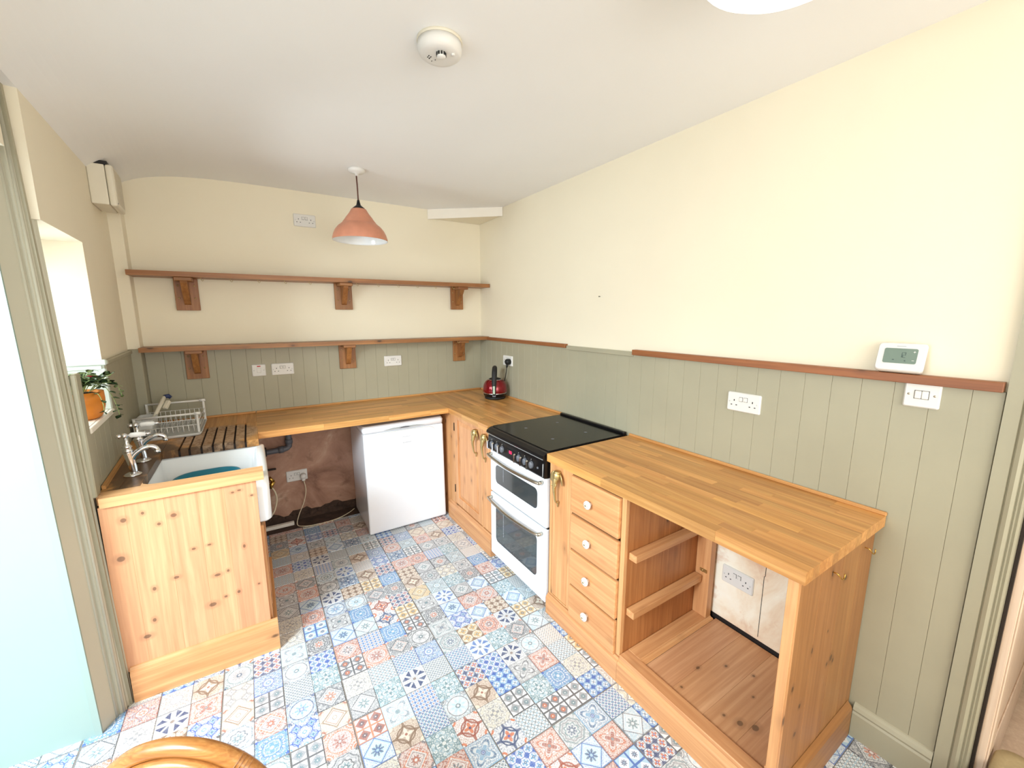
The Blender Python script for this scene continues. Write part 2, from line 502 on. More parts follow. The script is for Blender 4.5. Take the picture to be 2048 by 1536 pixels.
def tile_material(idx, base, c1, c2, c3, fam, rnd):
    k = NT('floor_tile_print_%02d' % idx)
    uv = k.coord('UV')
    sp = k.node('ShaderNodeSeparateXYZ'); k.l.new(uv, sp.inputs[0])
    X = E(k, k.math('MULTIPLY_ADD', sp.outputs[0], 2.0, -1.0)); Y = E(k, k.math('MULTIPLY_ADD', sp.outputs[1], 2.0, -1.0))
    def sym(X, Y):
        a, b = X.abs(), Y.abs()
        return a, b, a.mx(b), a.mn(b), (X * X + Y * Y).sqrt(), E(k, k.math('ARCTAN2', Y.s, X.s))
    a, b, p, q, r, th = sym(X, Y)
    rc = ((1 - a) * (1 - a) + (1 - b) * (1 - b)).sqrt()
    def cell(n):
        fx = E(k, k.math('FRACT', (X * (n / 2) + n / 2 + 8).s)); fy = E(k, k.math('FRACT', (Y * (n / 2) + n / 2 + 8).s))
        return sym(fx * 2 - 1, fy * 2 - 1)
    def filigree(scale, lo, w=.05):
        cb = k.node('ShaderNodeCombineXYZ')
        k.l.new((p * 1.0).s, cb.inputs[0]); k.l.new((q * 1.0).s, cb.inputs[1]); cb.inputs[2].default_value = rnd.uniform(0, 90)
        n = E(k, k.noise(cb.outputs[0], scale, 2, .5, .6))
        return n.band(lo, w)
    L = []        # (mask, colour)
    if fam == 0:      # rosette medallion
        n = rnd.choice([6, 8, 8, 12])
        pet = (th * n).cos() * .16 + rnd.uniform(.42, .55)
        L += [(filigree(4.5, .5, .035), c1), (r.lt(.78), base), (r.band(.80, .04), c1), (r.lt(pet), c2), (r.band(pet - .10, .025), base), (r.lt(.20), c3), (r.lt(.09), base), (rc.lt(.42), c1), (rc.band(.34, .03), base), (rc.lt(.14), c3)]
    elif fam == 1:    # diamond in frame
        d = a + b
        L += [(filigree(5.5, .5, .05), c2), (d.lt(.98), base), (d.band(.95, .05), c1), (d.band(.72, .03), c2), (r.lt((th * 4).cos().abs() * .34 + .10), c3), (r.lt(.10), base), (p.gt(.94), c1)]
    elif fam == 2:    # eight-point star
        s8 = p * .924 + q * .383
        st = (p + q * .42).mn((a + b) * .72)
        L += [(filigree(4.0, .48, .06), c2), (st.lt(.62), base), (st.band(.60, .045), c1), (st.band(.45, .02), c3), (r.lt((th * 8).cos() * .07 + .27), c2), (r.lt(.10), base), (rc.lt(.30), c3), (rc.lt(.16), base)]
    elif fam == 3:    # small repeat of flowers
        n = rnd.choice([2, 3, 3, 4])
        A, B, P, Q, R, T = cell(n)
        L += [((A + B).gt(1.28), c1), (R.lt((T * 4).cos() * .22 + .5), c2), (R.lt(.24), c3), (R.lt(.11), base), (P.gt(.94), c1)]
    elif fam == 4:    # interlaced circles
        n = rnd.choice([1, 2, 2])
        A, B, P, Q, R, T = cell(n)
        RC = ((1 - A) * (1 - A) + (1 - B) * (1 - B)).sqrt()
        L += [(RC.band(1.0, .07), c1), (R.band(.62, .05), c1), (R.lt((T * 4).cos() * .14 + .30), c2), (R.lt(.10), c3), (RC.lt(.30), c2), (RC.lt(.15), base)]
    elif fam == 5:    # diagonal cross with corner fans
        e = (a - b).abs()
        L += [(filigree(6.0, .5, .05), c3), (e.lt(.16), base), (e.band(.13, .035), c1), (e.lt(.04), c2), (r.lt(.40), base), (r.band(.38, .04), c1), (r.lt((th * 8).cos() * .06 + .24), c2), (r.lt(.08), base), (p.gt(.94), c1)]
    elif fam == 6:    # damask filigree
        L += [(filigree(3.4, .5, .055), c1), (filigree(6.5, .47, .03), c2), (r.lt((th * 4).cos() * .12 + .26), c1), (r.lt(.13), base), (rc.lt(.22), c2)]
    elif fam == 7:    # close geometric mesh
        n = rnd.choice([5, 6, 7])
        A, B, P, Q, R, T = cell(n)
        L += [((A - B).abs().lt(.22), c1), (P.gt(.84), c2), (R.lt(.3), c3)]
    elif fam == 8:    # four petals / lotus corners
        g = (th * 2).sin().abs()
        L += [(r.lt(g * .92), c1), (r.lt(g * .74), base), (r.lt(g * .52), c2), (r.lt(.16), c3), (p.gt(.93), c2)]
    elif fam == 9:    # blue kites on a cross
        L += [(p.lt(.92), c3), ((a - b).abs().gt(.0), c3), (q.lt(.16), base), ((a + b).gt(1.15), base), ((a - b).abs().lt(.12), base), (r.lt(.14), c1), (p.gt(.92), base), (filigree(7, .5, .03), c2)]
    elif fam == 10:   # concentric lobes
        lob = (th * 8).cos() * .05
        L += [((r + lob).band(.88, .05), c1), ((r + lob).band(.70, .06), c2), ((r - lob).band(.50, .05), c1), (r.lt((th * 8).cos() * .10 + .28), c3), (r.lt(.10), base), (rc.lt(.24), c1)]
    else:             # check of squares and stars
        A, B, P, Q, R, T = cell(2)
        L += [((A + B).lt(.9), c2), (P.gt(.86), c1), (R.lt((T * 4).cos().abs() * .3 + .14), c3), (R.lt(.1), base)]
    col = lin(base)
    if fam not in (7, 11):
        L.insert(0, (filigree(9.0, .5, .05), tuple((u + 2 * v) / 3 for u, v in zip(base, c1))))
    if fam in (0, 1, 2, 5, 8, 10):
        L.insert(3, (filigree(12.0, .48, .045), c2)); L.append((r.band(.15, .018), c1)); L.append((filigree(14.0, .52, .02), base))
    for mk, c in L:
        col = k.mix((mk * .86).s, col, lin(c))
    wear = k.noise(k.coord('Object'), 30, 4)
    col = k.mix(k.math('MULTIPLY', k.step(wear, .5, .8), .25), col, lin(base))
    k.color(col)
    k.bump(wear, .03, .001)
    return k.set(.34, coat=.15)

OW, IV, LB, PK = (230, 232, 232), (228, 221, 204), (176, 204, 220), (216, 202, 190)
NAVY, COB, SKY, TEAL = (74, 88, 124), (74, 104, 176), (116, 162, 196), (108, 138, 146)
GR, DG, BK, ORG, RB, OC, BR = (150, 152, 158), (104, 108, 118), (64, 66, 74), (206, 120, 82), (158, 92, 78), (206, 174, 122), (134, 112, 96)
rt = random.Random(21)
palettes = [
    (OW, NAVY, SKY, COB), (OW, TEAL, LB, DG), (OW, COB, SKY, NAVY), (IV, BR, OC, DG), (OW, ORG, RB, DG), (OW, TEAL, GR, NAVY), (OW, GR, PK, BR),
    (OW, RB, ORG, NAVY), (PK, BR, IV, RB), (OW, BK, DG, ORG), (OW, DG, LB, TEAL), (OW, SKY, COB, ORG), (IV, GR, OW, DG), (OW, NAVY, ORG, COB), (LB, COB, OW, NAVY), (OW, BK, GR, TEAL)]
TILE_M = []
ti = 0
for fam in range(12):
    for rep in range(5 if fam not in (9,) else 2):
        pal = palettes[(ti * 5 + fam) % len(palettes)]
        if fam == 9: pal = (OW, DG, LB, COB) if rep == 0 else (OW, BR, GR, NAVY)
        TILE_M.append(tile_material(ti, pal[0], pal[1], pal[2], pal[3], fam, rt))
        ti += 1

k = NT('clear_window_glass')
tr = k.node('ShaderNodeBsdfTransparent'); gl = k.node('ShaderNodeBsdfGlossy'); gl.inputs['Roughness'].default_value = .03
fr = k.node('ShaderNodeFresnel'); mx = k.node('ShaderNodeMixShader')
k.l.new(fr.outputs[0], mx.inputs[0]); k.l.new(tr.outputs[0], mx.inputs[1]); k.l.new(gl.outputs[0], mx.inputs[2])
k.l.new(mx.outputs[0], k.n['Material Output'].inputs[0])
M['glass'] = k.m

# ================================================================== THE SETTING
ZC = 0.909                      # worktop height
LW = Vector((-2.4246, -1.358, 0)); LA = math.radians(2.95)
def on_left(o):
    o.location = LW; o.rotation_euler = (0, 0, LA); return o
def left_world(d, s, z):
    return Vector((LW.x + d * math.cos(LA) - s * math.sin(LA), LW.y + d * math.sin(LA) + s * math.cos(LA), z))
STRUCT = 'structure'

# ---- floor: grout bed, then one object per printed tile
mb = MB(); mb.box(-3.6, 1.6, -5.05, .10, -.06, -.002)
floor = tag(build('floor', mb, M['grout'], origin=(0, 0, 0)), kind=STRUCT)
mb = MB(); mb.box(-1.90, -1.20, -.128, .03, -.001, .0005)
tag(build('bare_floor_strip', mb, M['stone'], floor))
PT = .1108
def tile_mesh(g):
    h = PT / 2 - g; c = .0016
    bm = bmesh.new(); uvl = bm.loops.layers.uv.new('UVMap')
    lo = [bm.verts.new((sx * h, sy * h, -.003)) for sx, sy in ((-1, -1), (1, -1), (1, 1), (-1, 1))]
    hi = [bm.verts.new((sx * (h - c), sy * (h - c), 0)) for sx, sy in ((-1, -1), (1, -1), (1, 1), (-1, 1))]
    fs = [bm.faces.new(hi)]
    for i in range(4):
        j = (i + 1) % 4
        fs.append(bm.faces.new([lo[i], lo[j], hi[j], hi[i]]))
    for f in fs:
        for lp in f.loops:
            lp[uvl].uv = (lp.vert.co.x / (2 * h) + .5, lp.vert.co.y / (2 * h) + .5)
    me = bpy.data.meshes.new('tile'); bm.to_mesh(me); bm.free()
    me.materials.append(TILE_M[0])
    return me
tile_me = tile_mesh(.0006)
X0, Y0 = -1.643, -1.940
cand = []
for i in range(-12, 17):
    for j in range(-12, 18):
        # real joints between the 44 cm slabs are a little wider
        x = X0 + (i + .5) * PT; y = Y0 + (j + .5) * PT
        sx = -.0012 if i % 4 == 3 else (.0012 if i % 4 == 0 else 0)
        sy = -.0012 if j % 4 == 3 else (.0012 if j % 4 == 0 else 0)
        if y > -.11 or y < -3.25 or x < -3.0 or x > .12: continue
        if x > -.60 + .055 and y > -3.03 + .05: continue
        if x < -1.875 - .05 and y > -1.36 + .05: continue
        if x < -2.42 and y > -1.39: continue
        if -1.21 < x < -.66 and y > -.50: continue
        pr = project((x, y, 0))
        vis = pr is not None and -70 < pr[0] < 2118 and pr[1] < 1610
        size = (1.0 / pr[2]) if pr else 0
        cand.append((vis, size, x + sx, y + sy, i, j))
rt2 = random.Random(5)
grid = {}
cand.sort(key=lambda t: (-int(t[0]), -t[1]))
rest = bmesh.new(); ruv = rest.loops.layers.uv.new('UVMap'); nt = 0
for vis, size, x, y, i, j in cand:
    bad = {grid.get((i + a, j + b)) for a in (-1, 0, 1) for b in (-1, 0, 1)}
    c = rt2.randrange(len(TILE_M))
    while c in bad: c = rt2.randrange(len(TILE_M))
    grid[(i, j)] = c
    if vis and nt < 300:
        o = bpy.data.objects.new('tile', tile_me); COL.objects.link(o)
        o.parent = floor; o.location = (x, y, rt2.uniform(-.0003, .0003))
        o.rotation_euler = (0, 0, rt2.randrange(4) * PI / 2)
        o.material_slots[0].link = 'OBJECT'; o.material_slots[0].material = TILE_M[c]
        nt += 1
    else:
        tmp = bmesh.new(); tmp.from_mesh(tile_me)
        tl = tmp.loops.layers.uv.active; mp = {v: rest.verts.new(v.co + Vector((x, y, 0))) for v in tmp.verts}
        for f in tmp.faces:
            nf = rest.faces.new([mp[v] for v in f.verts]); nf.material_index = c
            for la, lb in zip(f.loops, nf.loops): lb[ruv].uv = la[tl].uv
        tmp.free()
me = bpy.data.meshes.new('outer_tiles'); rest.to_mesh(me); rest.free()
for t in TILE_M: me.materials.append(t)
o = bpy.data.objects.new('outer_tiles', me); COL.objects.link(o); o.parent = floor; tag(o, kind='stuff')
mb = MB(); mb.box(-3.6, -2.3, -5.0, -3.26, -.003, -.0005); mb.box(-2.3, 1.5, -5.0, -3.26, -.003, -.0005)
build('plain_floor_area', mb, M['pale_z'], floor)

# ---- ceiling, sagging towards the left wall
mb = MB()
prof = [(-.45, 2.34)]
for i in range(0, 61):
    d = i * .024
    prof.append((d - .0, 2.49 - .148 * math.exp(-d / .17)))
prof += [(3.4, 2.49), (3.4, 2.62), (-.45, 2.62)]
mb.prism(prof, 'y', -4.0, 1.9)
for f in mb.bm.faces: f.smooth = False
ceil = tag(build('ceiling', mb, M['ceiling'], origin=(0, 0, 0)), kind=STRUCT); on_left(ceil)

# ---- left wall with the door opening and the small deep window
WS0, WS1, WZ0, WZ1 = .014, .560, 1.165, 1.932
DS0 = -1.80
mb = MB()
T = -.42
for s0, s1, z0, z1 in ((WS1, 1.41, 0, 2.6), (WS0, WS1, 0, WZ0 - .02), (WS0, WS1, WZ1, 2.6), (DS0, -.20, 2.10, 2.6), (-3.75, DS0, 0, 2.6)):
    mb.box(T, 0, s0, s1, z0, z1)
mb.box(T, -.10, -.20, .005, 2.10, 2.6)
mb.box(T, -.065, .005, WS0, 0, 2.6)
wall_left = tag(build('wall_left', mb, M['cream'], origin=(0, 0, 0)), kind=STRUCT); on_left(wall_left)
s = .60
while s < 1.30:
    mb = MB(); mb.box(0, .011, s + .0002, s + .0896, ZC, 1.376, .0010); build('board', mb, M['sage'], wall_left, world=False); s += .09
s = .07
while s < .59:
    mb = MB(); mb.box(0, .011, s + .0002, min(s + .0896, .598), ZC, 1.142, .0010); build('board', mb, M['sage'], wall_left, world=False); s += .09
mb = MB(); mb.box(0, .020, .566, 1.30, 1.376, 1.398, .004); build('dado_cap', mb, M['sage'], wall_left, world=False)
mb = MB(); mb.box(0, .018, .016, .078, ZC, 1.392, .004); build('corner_board', mb, M['sage'], wall_left, world=False)
mb = MB(); mb.box(0, .012, .561, .598, 1.142, 1.376, .002); build('board', mb, M['sage'], wall_left, world=False)

# ---- window
window = bpy.data.objects.new('window_1', None); COL.objects.link(window); on_left(window); tag(window, kind=STRUCT)
mb = MB(); mb.box(T, .0, WS0, WS1 + .004, WZ0 - .022, WZ0); mb.box(.0, .016, .114, WS1 + .004, WZ0 - .022, WZ0, .003); build('sill', mb, M['trim_cream'], window, world=False)
mb = MB(); mb.box(T + .05, .006, WS1 - .012, WS1, WZ0, 1.380); build('reveal_panel', mb, M['reveal'], window, world=False)
mb = MB(); mb.box(T + .05, .018, WS1 - .024, WS1 + .010, 1.376, 1.402, .005); mb.box(T + .05, .0, WS1 - .018, WS1, 1.356, 1.376, .003); build('reveal_cap', mb, M['reveal'], window, world=False)
mb = MB(); mb.box(-.035, .012, WS1 - .020, WS1 + .006, WZ0, 1.36, .004); build('reveal_stile', mb, M['reveal'], window, world=False)
mb = MB(); a = T + .02
for s0, s1, z0, z1 in ((WS0, WS0 + .05, WZ0, WZ1), (WS1 - .05, WS1, WZ0, WZ1), (WS0, WS1, WZ0, WZ0 + .06), (WS0, WS1, WZ1 - .05, WZ1)):
    mb.box(a, a + .05, s0, s1, z0, z1, .004)
build('frame', mb, M['trim_cream'], window, world=False)
sm = (WS0 + WS1) / 2; zm = (WZ0 + WZ1) / 2
mb = MB(); mb.box(a + .01, a + .04, sm - .012, sm + .012, WZ0 + .05, WZ1 - .05, .003); build('glazing_bar', mb, M['trim_cream'], window, world=False)
mb = MB(); mb.box(a + .011, a + .039, WS0 + .04, WS1 - .04, zm - .012, zm + .012, .003); build('glazing_bar', mb, M['trim_cream'], window, world=False)
for s0, s1 in ((WS0 + .045, sm), (sm, WS1 - .045)):
    for z0, z1 in ((WZ0 + .05, zm), (zm, WZ1 - .04)):
        mb = MB(); mb.box(a + .022, a + .026, s0 + .008, s1 - .008, z0 + .008, z1 - .008); build('pane', mb, M['glass'], window, world=False)

# ---- doorway on the left: moulded architrave and the deep painted jamb
P0 = [(-2.476, -1.464), (-2.449, -1.417), (-2.440, -1.398), (-2.431, -1.400), (-2.419, -1.383), (-2.420, -1.367), (-2.408, -1.357), (-2.403, -1.349), (-2.412, -1.340), (-2.60, -1.340), (-2.60, -1.425), (-2.486, -1.455)]
LEAN = -.043
mb = MB(); mb.hull([(x, y, -.002) for x, y in P0], [(x + LEAN, y + .022, 2.42) for x, y in P0])
arch = tag(build('trim_1', mb, M['sage_light']), kind=STRUCT)
for u, w_ in ((-2.4455, -1.4075), (-2.4255, -1.392)):
    mb = MB(); mb.tube([(u, w_, 0), (u + LEAN, w_ + .022, 2.42)], .0052, 8); build('bead', mb, M['sage_light'], arch)
EB = [(-2.405, -1.3625), (-2.405, -1.345), (-2.54, -1.345), (-2.54, -1.3625)]
mb = MB(); mb.hull([(x, y, 0) for x, y in EB], [(x + LEAN - .008, y - .004, 2.42) for x, y in EB]); build('edge_board', mb, M['sage'], arch)
J0 = [(-2.478, -1.466), (-2.478, -1.40), (-2.90, -1.40), (-2.90, -1.446)]
mb = MB(); mb.hull([(x, y, -.002) for x, y in J0], [(x + LEAN, y + .022, 2.40) for x, y in J0])
jamb = tag(build('door_1', mb, M['sage_pale']), kind=STRUCT)
J1 = [(-2.474, -1.471), (-2.474, -1.44), (-2.494, -1.44), (-2.494, -1.471)]
mb = MB(); mb.hull([(x, y, -.002) for x, y in J1], [(x + LEAN, y + .022, 2.40) for x, y in J1]); build('door_stop', mb, M['sage_pale'], jamb)

# ---- back wall: cream above, boards behind the worktop, bare plaster below
mb = MB(); mb.box(-2.75, .25, .004, .20, .885, 2.6)
wall_back = tag(build('wall_back', mb, M['cream'], origin=(0, 0, 0)), kind=STRUCT)
x = -2.428
while x < -.005:
    mb = MB(); mb.box(x + .0002, min(x + .0897, -.004), -.007, .004, ZC, 1.384, .0009); build('board', mb, M['sage'], wall_back); x += .09
mb = MB()
n = 40; lo = []; rj = random.Random(3)
for i in range(n + 1):
    u = -1.92 + i * (1.32 / n)
    lo.append((u, .088 + .016 * math.sin(i * .9) + rj.uniform(-.012, .014)))
mb.prism([(.002, .885), (-2.6, .885), (-2.6, .09)] + lo + [(.002, .09)], 'y', -.004, .10)
build('bare_plaster', mb, M['plaster'], wall_back)
mb = MB(); mb.box(-2.6, -.5, .020, .10, -.01, .14)
for i in range(26):
    u = -1.95 + i * .03 + rj.uniform(-.01, .01)
    mb.ball((u, .022, rj.uniform(.015, .075)), rj.uniform(.012, .03), .014, rj.uniform(.01, .022), 8, 5)
build('rubble_base', mb, M['stone'], wall_back)

# ---- right wall
mb = MB()
mb.box(.003, .26, -3.325, .2, -.06, 2.6); mb.box(.003, .26, -4.25, -3.325, 2.10, 2.6); mb.box(.003, .26, -5.05, -4.25, -.06, 2.6)
wall_right = tag(build('wall_right', mb, M['cream'], origin=(0, 0, 0)), kind=STRUCT)
gy = -3.0915
ys = [gy + .09 * q for q in range(-2, 35)]
for y in ys:
    y1 = min(y + .0897, -.010); y0 = max(y + .0002, -3.247)
    if y1 - y0 < .01: continue
    z0 = 0.0 if y < -2.99 else ZC - .02
    mb = MB(); mb.box(-.008, .004, y0, y1, z0, 1.386, .0010); build('board', mb, M['sage'], wall_right)
mb = MB(); mb.box(-.012, .004, -2.99, -2.385, .136, .90, .004); build('bare_plaster', mb, M['plaster_pale'], wall_right)
mb = MB(); mb.box(-.006, .004, -2.99, -2.385, .0, .1355); build('wall_gap_shade', mb, M['dark'], wall_right)  # dark strip painting the shade in the gap behind the base
mb = MB(); mb.box(-.0126, -.0118, -2.668, -2.6655, .155, .46); mb.box(-.0126, -.0118, -2.672, -2.6695, .46, .62); build('plaster_crack', mb, M['dark'], wall_right)
pl = [(.38, -2.72), (.33, -2.78)]
for (y0, y1, z0, z1) in ((-2.52, -2.62, .62, .83), (-2.70, -2.715, .15, .5), (-2.76, -2.90, .20, .235)):
    pass
# ---- front wall behind the camera with an unseen opening added for the rear fill
mb = MB()
for x0, x1, z0, z1 in ((-2.9, -2.5, -.06, 2.6), (-.1, .3, -.06, 2.6), (-2.5, -.1, -.06, .9), (-2.5, -.1, 2.3, 2.6)):
    mb.box(x0, x1, -5.25, -5.05, z0, z1)
tag(build('wall_front', mb, M['cream'], origin=(0, 0, 0)), kind=STRUCT)
# hall wall beyond the right doorway
mb = MB(); mb.box(1.45, 1.55, -5.05, -2.4, -.06, 2.6); mb.box(.26, 1.5, -2.5, -2.4, -.06, 2.6); mb.box(.26, 1.5, -5.25, -5.05, -.06, 2.6); mb.box(.26, 1.55, -5.2, -2.4, 2.5, 2.6)
tag(build('wall_hall', mb, M['cream'], origin=(0, 0, 0)), kind=STRUCT)

# ---- skirting, right architrave, boxed corner, boxed pipe
mb = MB(); mb.prism([(-.008, 0), (-.026, 0), (-.026, .100), (-.022, .108), (-.025, .116), (-.020, .128), (-.013, .136), (-.008, .139)], 'y', -3.248, -3.030)
tag(build('baseboard_right', mb, M['sage'], origin=(0, -3.14, 0)), kind=STRUCT)
prof = [(.004, -3.250), (-.018, -3.250), (-.018, -3.282), (-.014, -3.284), (-.021, -3.288), (-.025, -3.297), (-.021, -3.304), (-.016, -3.306), (-.020, -3.310), (-.016, -3.313), (-.020, -3.318), (-.014, -3.323), (.004, -3.325)]
mb = MB(); mb.prism(prof, 'z', 0, 2.14)
t2 = tag(build('trim_2', mb, M['sage']), kind=STRUCT)
mb = MB(); mb.box(-.02, .004, -4.33, -3.25, 2.10, 2.19, .006); build('lintel_board', mb, M['sage'], t2)
mb = MB(); mb.box(.000, .020, -3.333, -3.3255, 0, 2.10); build('jamb_gap_shade', mb, M['iron'], t2)  # dark strip standing for the shadow gap beside the open door
# open pale wooden door beyond the doorway
mb = MB(); mb.box(.022, .80, -3.352, -3.328, .01, 2.02, .002)
d2 = tag(build('door_2', mb, M['pale_z']), kind=STRUCT)
for x0, x1, z0, z1 in ((.022, .115, .01, 2.02), (.72, .80, .01, 2.02), (.115, .72, .01, .22), (.115, .72, .92, 1.05), (.115, .72, 1.92, 2.02)):
    mb = MB(); mb.box(x0 + .001, x1 - .001, -3.357, -3.352, z0 + .001, z1 - .001, .002); build('door_rail', mb, M['pale_z'], d2)
# diagonal boxing in the far corner under the ceiling
mb = MB(); mb.hull([(-.482, .0, 2.418), (0, -.392, 2.424), (.0, .0, 2.42)], [(-.482, .0, 2.50), (0, -.392, 2.50), (.0, .0, 2.50)])
t3 = tag(build('trim_3', mb, M['cream']), kind=STRUCT)
mb = MB(); mb.hull([(-.495, .0, 2.412), (0, -.404, 2.420), (.0, -.392, 2.420), (-.482, .0, 2.412)], [(-.495, .0, 2.500), (0, -.404, 2.502), (.0, -.392, 2.502), (-.482, .0, 2.50)])
build('fascia', mb, M['trim_cream'], t3)
# boxed pipe in the left corner
mb = MB(); mb.box(-2.56, -2.431, -.10, .01, 1.40, 2.49, .004)
t4 = tag(build('trim_4', mb, M['cream']), kind=STRUCT)
mb = MB(); mb.box(-2.56, -2.431, -.10, .01, ZC, 1.399, .004); build('lower_boxing', mb, M['sage'], t4)
# painted capping where the wooden ledge has been cut away behind the cooker
mb = MB(); mb.box(-.016, .004, -1.862, -1.272, 1.374, 1.402, .003)
tag(build('trim_5', mb, M['sage'], ), kind=STRUCT)

# ================================================================== WORKTOPS
WT = .040
rs = random.Random(11)
def staves(root, mat, axis, u0, u1, v0, v1, w, z0=ZC - WT, z1=ZC, lmin=.22, lmax=.55, bev=.00025):
    """fill a rectangle with glued staves; u is the long direction"""
    nrow = max(1, round((v1 - v0) / w)); w = (v1 - v0) / nrow
    for r in range(nrow):
        a = u0
        first = True
        while a < u1 - 1e-6:
            L = rs.uniform(lmin, lmax)
            if first: L *= rs.uniform(.35, 1.0); first = False
            b = a + L
            if u1 - b < .12: b = u1
            mb = MB(); g = .00015
            if axis == 'x': mb.box(a + g, b - g, v0 + r * w + g, v0 + (r + 1) * w - g, z0, z1, bev)
            else: mb.box(v0 + r * w + g, v0 + (r + 1) * w - g, a + g, b - g, z0, z1, bev)
            build('stave', mb, mat, root)
            a = b

XR = -.621                      # front edge of the right-hand worktops
# long worktop on the right, over the drawers and the empty bay
w = thing('worktop', 'long honey oak butcher-block worktop over the drawers and the empty appliance bay', 'worktop', (-.31, -2.446, ZC - WT))
staves(w, M['stave_y'], 'y', -3.034, -1.862, XR, -.012, .043)
mb = MB(); mb.box(-.022, -.009, -3.036, -1.864, ZC, ZC + .014, .003); build('bead', mb, M['bead_y'], w)
# corner worktop with the kettle
w = thing('worktop', 'oak butcher-block corner worktop left of the black cooker, under the red kettle', 'worktop', (-.31, -.62, ZC - WT))
staves(w, M['stave_y'], 'y', -1.236, -.009, XR, -.010, .043)
mb = MB(); mb.box(-.022, -.009, -1.238, -.022, ZC, ZC + .014, .003); build('bead', mb, M['bead_y'], w)
mb = MB(); mb.box(-.621, -.024, -.020, -.008, ZC, ZC + .014, .003); build('bead', mb, M['bead_x'], w)
# back worktop over the fridge
w = thing('worktop', 'oak butcher-block worktop along the back wall above the white fridge', 'worktop', (-1.24, -.31, ZC - WT))
staves(w, M['stave_x'], 'x', -1.864, XR - .0005, -.622, -.009, .043)
mb = MB(); mb.box(-1.862, -.622, -.020, -.008, ZC, ZC + .014, .003); build('bead', mb, M['bead_x'], w)
# worktop round the sink, stained, with drainer grooves
w = thing('worktop', 'water-stained oak worktop with drainer grooves round the white sink', 'worktop', (-2.15, -.7, ZC - WT))
def stave1(x0, x1, y0, y1, mat, z0=ZC - WT, z1=ZC, poly=None):
    mb = MB()
    if poly: mb.prism(poly, 'z', z0, z1)
    else: mb.box(x0 + .0002, x1 - .0002, y0 + .0002, y1 - .0002, z0, z1, .0008)
    build('stave', mb, mat, w)
wl = lambda y: LW.x - (y - LW.y) * math.tan(LA) + .013
stave1(0, 0, 0, 0, M['wet_y'], poly=[(wl(-1.278), -1.278), (-2.36, -1.278), (-2.36, -.70), (wl(-.70), -.70)])
stave1(0, 0, 0, 0, M['wet_y'], poly=[(wl(-.70), -.6995), (-2.36, -.6995), (-2.36, -.01), (wl(-.01), -.01)])
stave1(-2.36, -2.293, -1.278, -.80, M['wet_y'])
stave1(-2.36, -2.293, -.80, -.01, M['wet_y'])
GX = [-2.222, -2.1795, -2.128, -2.078, -2.030, -1.979, -1.927]
edges = [-2.293] + GX + [-1.864]
for i in range(len(edges) - 1):
    x0, x1 = edges[i], edges[i + 1]
    stave1(x0, x1, -.318, -.01, M['wet_y'])
    a = x0 + (.0045 if i > 0 else 0); b = x1 - (.0045 if i < len(edges) - 2 else 0)
    stave1(a, b, -.770, -.3185, M['wet_y'])
    if i > 0:
        mb = MB(); mb.box(x0 - .0045, x0 + .0045, -.770, -.3185, ZC - WT, ZC - .010); build('groove_bed', mb, M['dark'], w)
M['strip_x'] = wood('pale_front_stave', 'x', (192, 142, 92), (224, 178, 126), .05, knots=False, rough=.36)
# front strip in two staves, rounded at the inner corner
mb = MB(); mb.prism([(-2.403, -1.359), (-1.857, -1.359), (-1.857, -1.318), (-2.403, -1.318)], 'z', ZC - WT, ZC); build('stave', mb, M['strip_x'], w)
mb = MB(); mb.prism([(-2.418, -1.3175), (-1.857, -1.3175), (-1.857, -1.279), (-2.24, -1.279), (-2.27, -1.272), (-2.287, -1.256), (-2.2925, -1.235), (-2.2925, -1.2785), (-2.418, -1.2785)], 'z', ZC - WT, ZC); build('stave', mb, M['strip_x'], w)
mb = MB()
p0, p1 = left_world(.014, .115, 0), left_world(.014, 1.25, 0); q0, q1 = left_world(.027, .115, 0), left_world(.027, 1.25, 0)
mb.prism([(p0.x, p0.y), (q0.x, q0.y), (q1.x, q1.y), (p1.x, p1.y)], 'z', ZC, ZC + .014); build('bead', mb, M['bead_y'], w)
mb = MB(); mb.box(-2.43, -1.866, -.020, -.0102, ZC, ZC + .014, .003); build('bead', mb, M['bead_x'], w)

# ================================================================== SINK AND ITS CABINET
t = thing('sink', 'white ceramic butler sink set under the stained worktop', 'sink', (-2.085, -1.02, .645))
mb = MB()
def rrect(x0, x1, y0, y1, r, n=5):
    pts = []
    for cx, cy, a0 in ((x1 - r, y1 - r, 0), (x0 + r, y1 - r, 90), (x0 + r, y0 + r, 180), (x1 - r, y0 + r, 270)):
        for i in range(n + 1):
            a = math.radians(a0 + 90 * i / n)
            pts.append((cx + r * math.cos(a), cy + r * math.sin(a)))
    return pts
def loft(mb, loops, cap0=True, cap1=True, smooth=True, mi=0):
    vs = [[mb.bm.verts.new(p) for p in L] for L in loops]
    n = len(vs[0])
    for A, B in zip(vs, vs[1:]):
        for i in range(n):
            j = (i + 1) % n
            f = mb.bm.faces.new([A[i], A[j], B[j], B[i]]); f.smooth = smooth; f.material_index = mi
    if cap0: mb.bm.faces.new(list(reversed(vs[0]))).material_index = mi
    if cap1: mb.bm.faces.new(vs[-1]).material_index = mi
def RR(x0, x1, y0, y1, r, z): return [(x, y, z) for x, y in rrect(x0, x1, y0, y1, r)]
sx0, sx1, sy0, sy1 = -2.338, -1.838, -1.322, -.722
